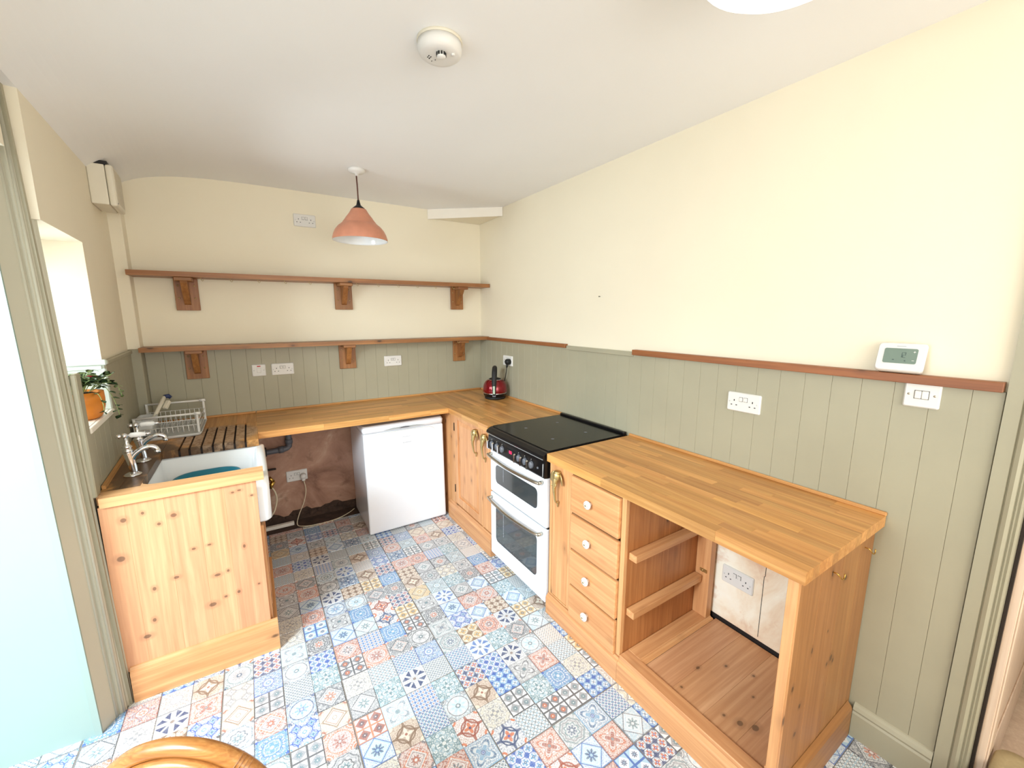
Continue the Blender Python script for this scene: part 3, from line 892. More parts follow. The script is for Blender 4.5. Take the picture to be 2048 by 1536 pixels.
loft(mb, [RR(sx0 + .012, sx1 - .012, sy0 + .012, sy1 - .012, .02, .645), RR(sx0, sx1, sy0, sy1, .028, .657), RR(sx0, sx1, sy0, sy1, .028, .858), RR(sx0 + .006, sx1 - .006, sy0 + .006, sy1 - .006, .024, .867),
          RR(sx0 + .034, sx1 - .034, sy0 + .034, sy1 - .034, .03, .867), RR(sx0 + .042, sx1 - .042, sy0 + .042, sy1 - .042, .03, .858), RR(sx0 + .052, sx1 - .052, sy0 + .052, sy1 - .052, .04, .70), RR(sx0 + .085, sx1 - .085, sy0 + .085, sy1 - .085, .05, .676)])
build('basin', mb, M['ceramic'], t)
mb = MB(); mb.lathe([(.045, .0), (.045, .004), (.03, .005), (.024, .002), (0, .002)], (-2.085, -1.02, .676), 20); build('waste', mb, M['chrome'], t)

t = thing('washing_up_bowl', 'teal plastic washing-up bowl standing in the white sink', 'bowl', (-2.10, -1.0, .677))
mb = MB()
def RO(k, z, r): return RR(-2.10 - .135 * k, -2.10 + .135 * k, -1.0 - .165 * k, -1.0 + .165 * k, r, z)
loft(mb, [RO(.80, .678, .06), RO(.83, .682, .07), RO(1.0, .787, .09), RO(1.06, .793, .1), RO(1.06, .796, .1), RO(.985, .796, .09), RO(.81, .686, .065)])
build('shell', mb, M['teal'], t)

t = thing('sink_cabinet', 'knotty pine sink cabinet with a wide plank side, under the sink', 'cabinet', (-2.14, -1.02, 0))
cx, cy = -2.14, -1.02
SK = [(-2.345, .80, .009, .009), (-2.285, .815, .005, .006), (-2.19, .78, .010, .008), (-2.24, .755, .006, .006), (-2.37, .64, .012, .011), (-2.14, .61, .007, .005), (-2.085, .612, .007, .004), (-2.21, .50, .009, .006), (-2.285, .475, .006, .008),
      (-2.07, .46, .011, .006), (-2.03, .467, .005, .006), (-1.96, .565, .005, .008), (-2.05, .345, .006, .005), (-2.10, .325, .013, .009), (-2.00, .35, .006, .007), (-2.30, .335, .006, .008), (-2.33, .27, .012, .008), (-1.92, .36, .005, .004), (-1.98, .83, .006, .004), (-1.955, .835, .007, .004), (-1.91, .80, .006, .004)]
M['sink_pine'] = wood('knotty_pine_sink_panel', 'z', (198, 136, 96), (225, 172, 128), .03, knot_list=[(a - cx, b, c, d) for a, b, c, d in SK], plane='xz')
px = [-2.412, -2.335, -2.215, -2.105, -2.01, -1.889]
for a, b in zip(px, px[1:]):
    mb = MB(); mb.box(a, b - .0001, -1.346, -1.328, .135, ZC - WT - .001, .0004); build('plank', mb, M['sink_pine'], t)
mb = MB()
mb.prism([(-1.346, .0), (-1.366, .0), (-1.366, .132), (-1.362, .142), (-1.356, .146), (-1.350, .156), (-1.346, .158)], 'x', -2.398, -1.861)
build('plinth', mb, M['pine_x'], t)
mb = MB(); mb.box(-1.878, -1.861, -1.345, -.70, .0, .135, .002); build('plinth_return', mb, M['pine_y'], t)
mb = MB(); mb.box(-2.41, -1.889, -.712, -.694, .0, ZC - WT - .001, .001); build('side_panel', mb, M['pine_z'], t)
mb = MB(); mb.box(-2.40, -1.89, -1.327, -.713, .10, .118); build('base_board', mb, M['pine_x'], t)
for y0, y1 in ((-1.327, -1.022), (-1.018, -.713)):
    d = MB(); d.box(-1.895, -1.877, y0, y1, .138, .635, .003); dd = build('door', d, M['pine_z'], t)
    mb = MB(); mb.box(-1.877, -1.874, y0 + .05, y1 - .05, .19, .585, .002); build('panel', mb, M['pine_z'], dd)
    mb = MB(); mb.ball((-1.866, y1 - .03 if y0 < -1.1 else y0 + .03, .56), .010); build('knob', mb, M['ceramic'], dd)

# taps (built once, local to the base: spout and lever towards +x)
def make_tap():
    r = thing('tap', 'chrome pillar tap with white ceramic lever, nearer the doorway', 'tap', (-2.345, -1.105, ZC + .0005), 0, 'pillar taps at the sink')
    mb = MB(); mb.lathe([(.032, 0), (.032, .004), (.024, .009), (.017, .012), (.0, .012)], n=24); build('flange', mb, M['chrome'], r, world=False)
    mb = MB()
    mb.tube(bez([(0.006, 0, .010), (.003, 0, .045), (-.002, 0, .085), (-.005, 0, .108)], 6), [.0125 + .006 * i / 18 for i in range(19)], 14)
    mb.tube(bez([(.002, 0, .070), (.014, 0, .092), (.040, 0, .112), (.068, 0, .120), (.088, 0, .112), (.096, 0, .098)], 6), [.013 - .0035 * i / 30 for i in range(31)], 12)
    mb.lathe([(.019, .108), (.019, .114), (.015, .118), (.015, .126), (.019, .130), (.012, .136), (.008, .150), (.008, .172), (0, .172)], (-.005, 0, 0), 18)
    mb.lathe([(0, -.004), (.010, -.004), (.0115, .0), (.0115, .008), (0, .010)], (.094, 0, .092), 14)
    build('body', mb, M['chrome'], r, world=False)
    mb = MB(); mb.ball((-.008, 0, .180), .013); mb.lathe([(0, -.030), (.009, -.028), (.010, -.014), (.006, -.010), (.006, .016), (0, .016)], (-.008, 0, .180), 14, 'x'); hub = build('lever_hub', mb, M['chrome'], r, world=False)
    mb = MB(); mb.lathe([(0, .012), (.007, .012), (.0115, .018), (.0115, .040), (.009, .066), (0, .066)], (-.004, 0, .180), 16, 'x'); lv = build('lever', mb, M['ceramic'], hub, world=False)
    mb = MB(); mb.lathe([(0, .066), (.008, .066), (.008, .069), (.005, .070), (.007, .076), (.005, .082), (0, .084)], (-.004, 0, .180), 14, 'x'); build('lever_tip', mb, M['chrome'], hub, world=False)
    return r
tap = make_tap()
tap2 = copy_tree(tap); tap2.location = (-2.345, -.895, ZC + .0005); tap2['label'] = 'chrome pillar tap with white ceramic lever, beside the dish rack'

# dish rack
t = thing('dish_rack', 'white wire dish rack on a grey drip tray left of the drainer grooves', 'dish rack', (-2.29, -.30, ZC))
mb = MB()
loft(mb, [RR(-2.450, -2.150, -.505, -.105, .03, ZC + .001), RR(-2.456, -2.142, -.512, -.098, .035, ZC + .016), RR(-2.452, -2.146, -.508, -.102, .032, ZC + .018), RR(-2.442, -2.158, -.496, -.112, .03, ZC + .007)])
build('drip_tray', mb, M['lgrey'], t)
mb = MB(); R0, R1 = -.475, -.06 - .065
def wire(pts, r=.0022): mb.tube(pts, r, 6)
for z in (ZC + .062, ZC + .094):
    wire([(-2.435, R0, z), (-2.150, R0, z), (-2.150, R1, z), (-2.435, R1, z), (-2.435, R0, z)])
for i in range(12):
    x = -2.425 + i * .0245
    wire([(x, R0, ZC + .062), (x, R0, ZC + .028), (x, R1, ZC + .028), (x, R1, ZC + .094)])
for i in range(10):
    x = -2.40 + i * .025
    wire([(x, -.34, ZC + .028), (x + .006, -.335, ZC + .075), (x + .012, -.33, ZC + .028)], .0018)
    wire([(x, -.22, ZC + .028), (x + .006, -.215, ZC + .075), (x + .012, -.21, ZC + .028)], .0018)
build('wire_basket', mb, M['white'], t)
mb = MB()
for x, y, h in ((-2.158, R0, .135), (-2.152, R1, .152), (-2.438, R0, .13), (-2.438, R1, .15)):
    mb.box(x - .006, x + .006, y - .006, y + .006, ZC + .015, ZC + h, .002)
build('corner_post', mb, M['white'], t)
for y, z in ((R0, .128), (R1, .146)):
    mb = MB(); mb.tube([(-2.445, y, ZC + z), (-2.150, y, ZC + z)], .006, 8); mb.tube([(-2.172, y, ZC + z), (-2.140, y, ZC + z)], .0095, 10); build('rail', mb, M['white'], t)
mb = MB()
loft(mb, [RR(-2.440, -2.365, -.468, -.30, .015, ZC + .025), RR(-2.444, -2.360, -.472, -.296, .015, ZC + .118), RR(-2.440, -2.364, -.468, -.300, .015, ZC + .118), RR(-2.438, -2.368, -.464, -.304, .013, ZC + .03)])
build('cutlery_caddy', mb, M['lgrey'], t)
t = thing('dish_brush', 'cream dish brush with a dark blue tip leaning in the dish rack', 'brush', (-2.40, -.36, ZC + .035))
a, b = Vector((-2.405, -.385, ZC + .034)), Vector((-2.330, -.235, ZC + .205))
mb = MB(); mb.tube([a, a.lerp(b, .5), b], [.0085, .0105, .012], 10); build('handle', mb, M['white_old'], t)
mb = MB(); mb.tube([b, b + (b - a).normalized() * .012 + Vector((.014, .004, -.006)), b + Vector((.030, .010, -.010))], [.013, .013, .010], 10); build('tip', mb, M['navy'], t)
mb = MB()
mm = Matrix.Translation(a.lerp(b, .80) + Vector((.024, .008, -.014))) @ (b - a).to_track_quat('Z', 'X').to_matrix().to_4x4()
q = MB(); q.box(-.010, .010, -.012, .012, -.026, .030, .003); q.xf(mm); build('bristle_block', q, M['white_old'], t)

# ================================================================== BACK WALL SHELVES
def wall_shelf(label, z_top, thick, depth, x0, x1, brackets, hooks, tilt=0.0):
    t = thing('wall_shelf', label, 'shelf', ((x0 + x1) / 2, -depth / 2, z_top - thick))
    mb = MB(); mb.hull([(x0, -depth, z_top - thick), (x1, -depth, z_top - thick + tilt), (x1, -.002, z_top - thick + tilt), (x0, -.002, z_top - thick)],
                       [(x0, -depth, z_top), (x1, -depth, z_top + tilt), (x1, -.002, z_top + tilt), (x0, -.002, z_top)])
    build('board', mb, M['shelf_x'], t)
    for bx, w_, zb in brackets:
        dz = tilt * (bx - x0) / (x1 - x0); zt = z_top - thick + dz - .0005
        mb = MB(); mb.box(bx - w_ / 2, bx + w_ / 2, -.024, -.008, zb, zt, .002); br = build('bracket', mb, M['shelf_z'], t)
        mb = MB(); mb.box(bx - .045, bx + .045, -depth + .025, -.024, zt - .022, zt, .003); build('bracket_top', mb, M['shelf_x'], br)
        mb = MB(); mb.prism([(-.024, zt - .022), (-depth + .045, zt - .022), (-depth + .050, zt - .034), (-.075, zb + .085), (-.045, zb + .045), (-.024, zb + .035)], 'x', bx - .017, bx + .017); build('bracket_strut', mb, M['shelf_z'], br)
        mb = MB()
        for sx, sz in ((-.042, -.045), (.042, -.045), (-.042, -.125), (.042, -.125)):
            mb.lathe([(0, -.0265), (.004, -.026), (.0055, -.024)], (bx + sx, 0, zt + sz), 10, 'y')
        build('screw', mb, M['brass'], br)
    for hx in hooks:
        dz = tilt * (hx - x0) / (x1 - x0); z = z_top - thick + dz; y = -depth + .022
        mb = MB(); mb.tube(bez([(hx, y, z), (hx, y, z - .012), (hx + .006, y - .004, z - .022), (hx + .012, y - .006, z - .017), (hx + .013, y - .006, z - .010)], 4), .0013, 6)
        build('cup_hook', mb, M['brass'], t)
    return t
wall_shelf('upper brown wooden wall shelf with cup hooks, above the other shelf', 1.872, .030, .185, -2.432, -.004,
           [(-2.175, .125, 1.640), (-1.213, .128, 1.652), (-.250, .118, 1.660)], [-2.082, -1.929, -1.775, -1.618, -1.464, -1.141, -.985, -.829, -.672, -.515, -.355], .012)
wall_shelf('lower brown wooden wall shelf at the top of the sage boarding', 1.412, .028, .165, -2.430, -.004,
           [(-2.170, .122, 1.186), (-1.212, .124, 1.190), (-.240, .118, 1.194)], [-.31], .004)

# ================================================================== ELECTRICS ON THE WALLS
def plate(mb, w, h, t=.010):
    b = [(-w / 2, 0, 0), (w / 2, 0, 0), (w / 2, 0, h), (-w / 2, 0, h)]
    pts = rrect(-w / 2, w / 2, 0, h, .006, 4)
    i2 = rrect(-w / 2 + .004, w / 2 - .004, .004, h - .004, .005, 4)
    loft(mb, [[(x, 0, z) for x, z in pts], [(x, -t * .55, z) for x, z in pts], [(x, -t, z) for x, z in i2]], smooth=False)
def make_double():
    r = thing('power_socket', 'x', 'socket', (0, 0, 0), 0, None)
    mb = MB(); plate(mb, .146, .086); build('faceplate', mb, M['white'], r, world=False)
    mb = MB()
    for s in (-1, 1):
        cx = s * .0405
        mb.box(cx - .002, cx + .002, -.0106, -.009, .046, .054); mb.box(cx - .0145, cx - .0080, -.0106, -.009, .027, .031); mb.box(cx + .0080, cx + .0145, -.0106, -.009, .027, .031)
        mb.box(s * .0105 - .0080, s * .0105 + .0080, -.0103, -.009, .0470, .0670)
    build('pin_holes', mb, M['rubber'], r, world=False)
    for s in (-1, 1):
        mb = MB(); mb.box(s * .0105 - .007, s * .0105 + .007, -.0140, -.0095, .048, .066, .002); build('rocker', mb, M['white'], r, world=False)
    for s in (-1, 1):
        mb = MB(); mb.lathe([(.0, -.0112), (.0032, -.0110), (.0036, -.009)], (s * .0605, 0, .043), 10, 'y'); build('screw', mb, M['lgrey'], r, world=False)
    return r
D0 = make_double()
sock = [((-1.442, .004, 2.245), 0, 'grey-shaded double socket high on the cream back wall, left of the copper lamp', .02, 0),
        ((-1.669, -.007, 1.174), 0, 'white double socket beside the red-lit switch, between two shelf brackets', 0, 0),
        ((-.850, -.007, 1.186), 0, 'white double socket under the lower shelf near the right bracket', 0, 0),
        ((-1.640, -.004, .336), 0, 'white double socket on bare plaster with the fridge plug in it', 0, 0),
        ((-.008, -.505, 1.183), -PI / 2, 'white double socket behind the red kettle with its black plug', 0, 0),
        ((-.008, -2.505, 1.178), -PI / 2, 'white double socket alone on the sage boards above the long worktop', 0, 0),
        ((-.012, -2.556, .338), -PI / 2, 'white double socket on pale plaster inside the empty bay', 0, 0)]
SOCK = []
for i, (loc, rz, lab, tilt, _) in enumerate(sock):
    o = D0 if i == 0 else copy_tree(D0)
    o.location = loc; o.rotation_euler = (0, 0, rz); o['label'] = lab; o['group'] = 'double power sockets on the walls'; SOCK.append(o)

t = thing('fused_switch', 'white fused switch with a red neon, left of the socket under the shelf', 'switch', (-1.820, -.007, 1.174))
mb = MB(); plate(mb, .086, .086); build('faceplate', mb, M['white'], t, world=False)
mb = MB(); mb.box(-.010, .012, -.0118, -.009, .068, .076, .002); build('neon', mb, M['red'], t, world=False)
mb = MB(); mb.box(-.012, .014, -.0130, -.0095, .026, .060, .003); build('rocker', mb, M['white'], t, world=False)
mb = MB()
for s in (-1, 1): mb.lathe([(0, -.0112), (.0034, -.0110), (.0038, -.009)], (s * .030, 0, .043), 10, 'y')
build('screw', mb, M['lgrey'], t, world=False)

t = thing('light_switch', 'white double-rocker light switch just under the brown ledge', 'switch', (-.008, -3.073, 1.308), -PI / 2)
mb = MB(); plate(mb, .088, .086); build('faceplate', mb, M['white'], t, world=False)
mb = MB(); mb.box(-.0185, .0185, -.0104, -.009, .0285, .0575); build('rocker_gap', mb, M['lgrey2'], t, world=False)
for s in (-1, 1):
    mb = MB(); mb.box(s * .0085 - .0080, s * .0085 + .0080, -.0138, -.0095, .030, .056, .002); build('rocker', mb, M['white'], t, world=False)
for s in (-1, 1):
    mb = MB(); mb.lathe([(0, -.0112), (.0034, -.0110), (.0038, -.009)], (s * .031, 0, .043), 10, 'y'); build('screw', mb, M['steel'], t, world=False)

# thermostat leaning back on the ledge
t = thing('thermostat', 'white room thermostat with a grey screen leaning on the brown ledge', 'thermostat', (-.030, -3.010, 1.4165), -PI / 2)
tl = Matrix.Rotation(math.radians(-14), 4, 'X')
mb = MB(); loft(mb, [[(x, .012, z) for x, z in rrect(-.056, .056, .0, .096, .010)], [(x, -.012, z) for x, z in rrect(-.062, .062, .004, .100, .012)], [(x, -.020, z) for x, z in rrect(-.058, .058, .008, .096, .012)]]); mb.xf(tl); build('case', mb, M['white'], t, world=False)
mb = MB(); loft(mb, [[(x, -.018, z) for x, z in rrect(-.042, .042, .030, .080, .005)], [(x, -.0212, z) for x, z in rrect(-.042, .042, .030, .080, .005)]], smooth=False); mb.xf(tl); scr = build('screen', mb, M['lcd'], t, world=False)
def segs(mb, ch, x, z, w, h, y, th):
    S = {'a': (x, z + h - th, w, th), 'g': (x, z + h / 2 - th / 2, w, th), 'd': (x, z, w, th), 'f': (x, z + h / 2, th, h / 2), 'b': (x + w - th, z + h / 2, th, h / 2), 'e': (x, z, th, h / 2), 'c': (x + w - th, z, th, h / 2)}
    D = {'1': 'bc', '2': 'abged', '6': 'afgedc', '5': 'afgcd', '8': 'abcdefg', '0': 'abcdef', '4': 'fgbc', '9': 'abfgcd'}
    for s_ in D[ch]:
        X, Z, W, H = S[s_]; mb.box(X, X + W, y - .0004, y, Z, Z + H)
mb = MB(); segs(mb, '1', -.002, .050, .007, .017, -.0212, .0014); segs(mb, '2', .006, .050, .008, .017, -.0212, .0014)
mb.box(-.018, -.013, -.0216, -.0212, .040, .043); mb.box(.012, .016, -.0216, -.0212, .038, .041)
mb.xf(tl); build('readout', mb, M['lcd_ink'], scr, world=False)
mb = MB(); mb.box(.031, .037, -.0216, -.0212, .0690, .0702); mb.box(.0334, .0346, -.0216, -.0212, .0666, .0726); mb.box(.031, .037, -.0216, -.0212, .0405, .0417); mb.xf(tl); build('touch_marks', mb, M['white'], scr, world=False)
mb = MB(); mb.box(-.013, .010, -.0206, -.0198, .0865, .0885); mb.xf(tl); build('print', mb, M['mark'], t, world=False)

# brown ledges along the top of the boarding
t = thing('wall_ledge', 'long brown wooden ledge under the thermostat on the right-hand wall', 'ledge', (-.015, -2.55, 1.384))
mb = MB(); mb.box(-.030, .003, -3.243, -1.866, 1.386, 1.4155, .0015); build('rail', mb, M['shelf_y'], t)
t = thing('wall_ledge', 'short brown wooden ledge in the corner above the red kettle', 'ledge', (-.015, -.72, 1.384))
mb = MB(); mb.box(-.024, .003, -1.268, -.166, 1.386, 1.4125, .0015); build('rail', mb, M['shelf_y'], t)
mb = MB(); mb.lathe([(0, -.010), (.0032, -.0095), (.0036, -.0075), (.0016, -.007), (.0016, .004), (0, .004)], (0, -1.567, 1.723), 8, 'x')
tag(build('wall_nail', mb, M['iron']), 'dark nail in the bare cream wall above the cooker', 'nail')

# ================================================================== CORNER CUPBOARD
XF = -.600
def elephant(parent, y, z):
    """aged-brass elephant-head pull: head, two ears, long curling trunk that returns to the door"""
    mb = MB()
    x = XF - .004
    mb.ball((x - .016, y, z + .002), .019, .023, .026)                       # brow
    mb.lathe([(0, .028), (.016, .027), (.020, .020), (.014, .014), (.018, .008)], (x - .010, y, z), 12)
    for s in (-1, 1):
        mb.ball((x - .010, y + s * .031, z - .010), .0055, .018, .032, 14, 8, Matrix.Rotation(s * .30, 4, 'X') @ Matrix.Rotation(s * .5, 4, 'Z'))
    mb.tube(bez([(x - .016, y, z - .004), (x - .026, y, z - .034), (x - .030, y, z - .062), (x - .026, y, z - .095), (x - .022, y, z - .124), (x - .014, y, z - .138), (x - .003, y, z - .140)], 5),
            [.017, .0165, .016, .015, .014, .013, .012, .011, .010, .0095, .009, .0085, .008, .0075, .007, .0068, .0065, .0062, .006, .0058, .0056, .0054, .0052, .005, .005, .005, .005, .0055, .006, .0065, .007], 10)
    mb.tube(bez([(x - .004, y, z - .138), (x - .005, y, z - .152), (x - .004, y, z - .166)], 4), [.006, .006, .0055, .005, .005, .0045, .004, .0035, .003], 8)
    for s in (-1, 1):
        mb.tube(bez([(x - .024, y + s * .008, z - .030), (x - .032, y + s * .013, z - .044), (x - .040, y + s * .013, z - .048)], 4), [.0035, .0034, .0032, .003, .0028, .0025, .002, .0016, .001], 6)
    return build('handle', mb, M['brass'], parent)

def panel_door(parent, y0, y1, z0, z1, st=.055, hinge_y=None):
    """framed door in the plane x = XF with a recessed fielded panel"""
    x1 = XF + .016
    mb = MB()
    mb.box(XF, x1, y0, y0 + st, z0, z1, .0025); mb.box(XF, x1, y1 - st, y1, z0, z1, .0025)
    mb.box(XF, x1, y0 + st, y1 - st, z0, z0 + st * 1.15, .0025); mb.box(XF, x1, y0 + st, y1 - st, z1 - st * .55, z1, .0025)
    d = build('door', mb, M['pine_z'], parent)
    mb = MB(); a, b, c, e = y0 + st, y1 - st, z0 + st * 1.15, z1 - st * .55
    loft(mb, [[(XF + .010, y, z) for y, z in ((a, c), (b, c), (b, e), (a, e))], [(XF + .010, y, z) for y, z in ((a + .006, c + .006), (b - .006, c + .006), (b - .006, e - .006), (a + .006, e - .006))],
              [(XF + .003, y, z) for y, z in ((a + .032, c + .032), (b - .032, c + .032), (b - .032, e - .032), (a + .032, e - .032))]], cap0=False, smooth=False)
    build('panel', mb, M['pine_z'], d)
    if hinge_y is not None:
        for hz in (z0 + .12, z1 - .09):
            mb = MB(); mb.tube([(XF - .002, hinge_y, hz - .030), (XF - .002, hinge_y, hz + .030)], .0042, 8); build('hinge', mb, M['iron'], d)
    return d

t = thing('corner_cupboard', 'pine corner cupboard with two brass elephant handles, between fridge and cooker', 'cupboard', (-.32, -.90, 0))
mb = MB()
mb.box(XF, XF + .020, -.672, -.562, .150, ZC - WT - .001, .002); mb.box(XF, XF + .020, -1.122, -1.112, .150, ZC - WT - .001, .001); mb.box(XF, XF + .020, -1.2505, -1.240, .150, ZC - WT - .001, .001)
build('face_frame', mb, M['pine_z'], t)
mb = MB(); mb.box(XF + .020, -.03, -1.2505, -1.236, .0, ZC - WT - .001, .001); build('side_panel', mb, M['pine_z'], t)
mb = MB(); mb.box(XF, XF + .018, -.561, -.020, .0, ZC - WT - .001, .001); build('side_panel', mb, M['pine_z'], t)
mb = MB(); mb.box(XF + .020, -.03, -1.235, -.05, .12, .138); build('base_board', mb, M['pine_y'], t)
d = panel_door(t, -1.110, -.676, .158, .862, .052, -.674); elephant(d, -1.045, .812)
mb = MB(); mb.box(XF, XF + .016, -1.238, -1.124, .158, .862, .0025); d = build('door', mb, M['pine_z'], t); elephant(d, -1.178, .812)
mb = MB(); mb.prism([(XF - .016, .0), (XF - .016, .118), (XF - .011, .130), (XF - .007, .134), (XF - .003, .148), (XF, .150), (XF + .02, .150), (XF + .02, 0)], 'y', -1.250, -.560)
# prism on axis y takes (x, z) pairs
build('plinth', mb, M['pine_y'], t)

# ================================================================== COOKER
t = thing('cooker', 'white double-oven cooker with black hob and knob panel', 'cooker', (-.31, -1.549, 0))
CY0, CY1 = -1.852, -1.252
mb = MB(); mb.box(-.585, -.025, CY0 + .004, CY1 - .004, .075, .862, .004); mb.box(-.54, -.05, CY0 + .03, CY1 - .03, .03, .075); build('body', mb, M['enamel'], t)
for y in (CY0 + .06, CY1 - .06):
    for x in (-.52, -.09):
        mb = MB(); mb.lathe([(.018, 0), (.018, .012), (.011, .016), (.011, .045), (0, .045)], (x, y, 0), 12); build('foot', mb, M['rubber'], t)
# hob tray, lifted rim and glass
mb = MB()
mb.prism([(-.632, .868), (-.640, .880), (-.636, .892), (-.615, .9055), (-.600, .909), (-.020, .909), (-.020, .868)], 'y', CY0, CY1)
build('hob_tray', mb, M['black'], t)
mb = MB(); loft(mb, [[(x, y, .9085) for x, y in rrect(-.600, -.050, CY0 + .006, CY1 - .006, .012)], [(x, y, .914) for x, y in rrect(-.600, -.050, CY0 + .006, CY1 - .006, .012)]], smooth=False); gl_ = build('hob_glass', mb, M['hob'], t)
mb = MB(); mb.box(-.046, -.020, CY0 + .004, CY1 - .004, .905, .928, .006, 2); build('rear_rail', mb, M['black'], t)
for hx, hy in ((-.20, -1.42), (-.20, -1.69), (-.45, -1.42), (-.45, -1.69)):
    mb = MB(); mb.lathe([(0, .9146), (.009, .9146), (.010, .914)], (hx, hy, 0), 16); build('burner_mark', mb, M['grey'], gl_)
# trim line and control panel
mb = MB(); mb.box(-.634, -.625, CY0 + .01, CY1 - .01, .8685, .8725, .001); build('trim_line', mb, M['lgrey'], t)
mb = MB(); mb.prism([(-.590, .768), (-.626, .768), (-.630, .776), (-.626, .850), (-.622, .866), (-.590, .866)], 'y', CY0 + .001, CY1 - .001)
cp = build('control_panel', mb, M['black'], t)
for y in (-1.300, -1.362, -1.424, -1.606, -1.668, -1.730):
    mb = MB(); mb.lathe([(0, -.640), (.020, -.640), (.021, -.634), (.023, -.628), (.023, -.622)], (0, y, .810), 20, 'x'); kb = build('knob_skirt', mb, M['grey'], cp)
    mb = MB(); mb.prism([(-.639, .786), (-.652, .783), (-.660, .788), (-.660, .832), (-.652, .837), (-.639, .834)], 'y', y - .0065, y + .0065); mb.box(-.6608, -.6598, y - .0015, y + .0015, .815, .831)
    build('knob_grip', mb, M['chrome'], cp)
    mb = MB(); mb.box(-.6285, -.6265, y - .0015, y + .0015, .838, .841); build('dial_mark', mb, M['white'], cp)
mb = MB(); mb.box(-.6300, -.6278, -1.555, -1.490, .800, .832, .001); ds = build('clock_window', mb, M['rubber'], cp)
mb = MB()
q = MB(); segs(q, '8', .0, .0, .010, .016, 0, .0024); segs(q, '6', .016, .0, .010, .016, 0, .0024)
q.xf(Matrix.Translation((-.6306, -1.545 + .034, .810)) @ Matrix.Rotation(-PI / 2, 4, 'Z')); build('clock_digit', q, M['digit'], cp)
mb = MB(); mb.lathe([(0, -.634), (.006, -.634), (.0065, -.627)], (0, -1.795, .812), 12, 'x'); build('ignition_button', mb, M['grey'], cp)
mb = MB(); mb.box(-.6300, -.6275, CY0 + .012, CY0 + .015, .775, .846); build('panel_edge_trim', mb, M['lgrey'], cp)
def oven_door(z0, z1, w0, w1, hz):
    mb = MB(); mb.box(-.612, -.586, CY0 + .002, CY1 - .002, z0, z1, .006, 2); d = build('oven_door', mb, M['enamel'], t)
    mb = MB(); loft(mb, [[(-.6118, y, z) for y, z in rrect(-1.770, -1.322, w0, w1, .028)], [(-.6138, y, z) for y, z in rrect(-1.770, -1.322, w0, w1, .028)]], smooth=False); build('window', mb, M['oglass'], d)
    mb = MB()
    mb.tube(bez([(-.640, -1.268, hz), (-.650, -1.33, hz - .002), (-.660, -1.54, hz - .006), (-.650, -1.76, hz - .002), (-.640, -1.820, hz)], 6), .0085, 10)
    for y in (-1.272, -1.816): mb.tube([(-.610, y, hz), (-.642, y, hz)], .010, 10)
    build('handle', mb, M['steel'], d)
    mb = MB(); rr = random.Random(int(z0 * 100)); zz = w1 - .006
    while zz > w0 + (w1 - w0) * .30:
        h = rr.uniform(.003, .007); mb.box(-.6144, -.6136, -1.418, -1.418 + rr.uniform(.003, .006), zz - h, zz); zz -= h + .004
    build('print', mb, M['mark'], d)
oven_door(.484, .764, .560, .680, .735)
oven_door(.045, .474, .158, .404, .442)
mb = MB(); mb.box(-.600, -.586, CY0 + .004, CY1 - .004, .4745, .4835); build('door_gap', mb, M['rubber'], t)

# ================================================================== DRAWER UNIT
t = thing('drawer_unit', 'pine unit with four drawers beside a slim door, right of the cooker', 'drawer unit', (-.31, -2.12, 0))
mb = MB()
for y0, y1 in ((-1.882, -1.864), (-2.040, -2.010), (-2.378, -2.354)):
    mb.box(XF, XF + .020, y0, y1, .118, ZC - WT - .001, .0015)
mb.box(XF, XF + .020, -2.010, -1.882, .118, .124); mb.box(XF, XF + .020, -2.010, -1.882, .862, ZC - WT - .001); mb.box(XF, XF + .020, -2.354, -2.040, .856, ZC - WT - .001)
build('face_frame', mb, M['pine_z'], t)
mb = MB(); mb.box(XF + .020, -.03, -1.884, -1.868, .0, ZC - WT - .001, .001); build('side_panel', mb, M['pine_z'], t)
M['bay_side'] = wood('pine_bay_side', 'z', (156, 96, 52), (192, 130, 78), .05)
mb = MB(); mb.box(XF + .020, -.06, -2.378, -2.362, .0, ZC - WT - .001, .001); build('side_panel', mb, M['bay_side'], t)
mb = MB(); mb.box(XF + .001, XF + .017, -2.008, -1.884, .126, .860, .002); d = build('door', mb, M['pine_z'], t); elephant(d, -1.940, .812)
for z0, z1 in ((.668, .852), (.480, .655), (.287, .468), (.110, .276)):
    mb = MB(); mb.box(XF - .014, XF + .010, -2.352, -2.043, z0, z1, .007, 2); d = build('drawer', mb, M['pine_y2'], t)
    mb = MB(); zc = (z0 + z1) / 2; mb.lathe([(0, -.644), (.010, -.644), (.018, -.640), (.0205, -.634), (.018, -.628), (.010, -.623), (.009, -.612), (0, -.612)], (0, -2.180, zc), 20, 'x'); kn = build('knob', mb, M['ceramic'], d)
    mb = MB(); mb.lathe([(0, -.6452), (.0052, -.6448), (.0055, -.643)], (0, -2.180, zc), 10, 'x')
    for q_ in range(8):
        a = q_ * PI / 4; mb.box(-.6442, -.6415, -2.180 + .011 * math.cos(a) - .0016, -2.180 + .011 * math.cos(a) + .0016, zc + .011 * math.sin(a) - .0016, zc + .011 * math.sin(a) + .0016)
    build('knob_pattern', mb, M['brass'], d)
pl_prof = [(XF - .016, .0), (XF - .016, .092), (XF - .011, .100), (XF - .006, .104), (XF - .002, .112), (XF + .02, .114), (XF + .02, 0)]
mb = MB(); mb.prism(pl_prof, 'y', -2.378, -1.862); build('plinth', mb, M['pine_y'], t)

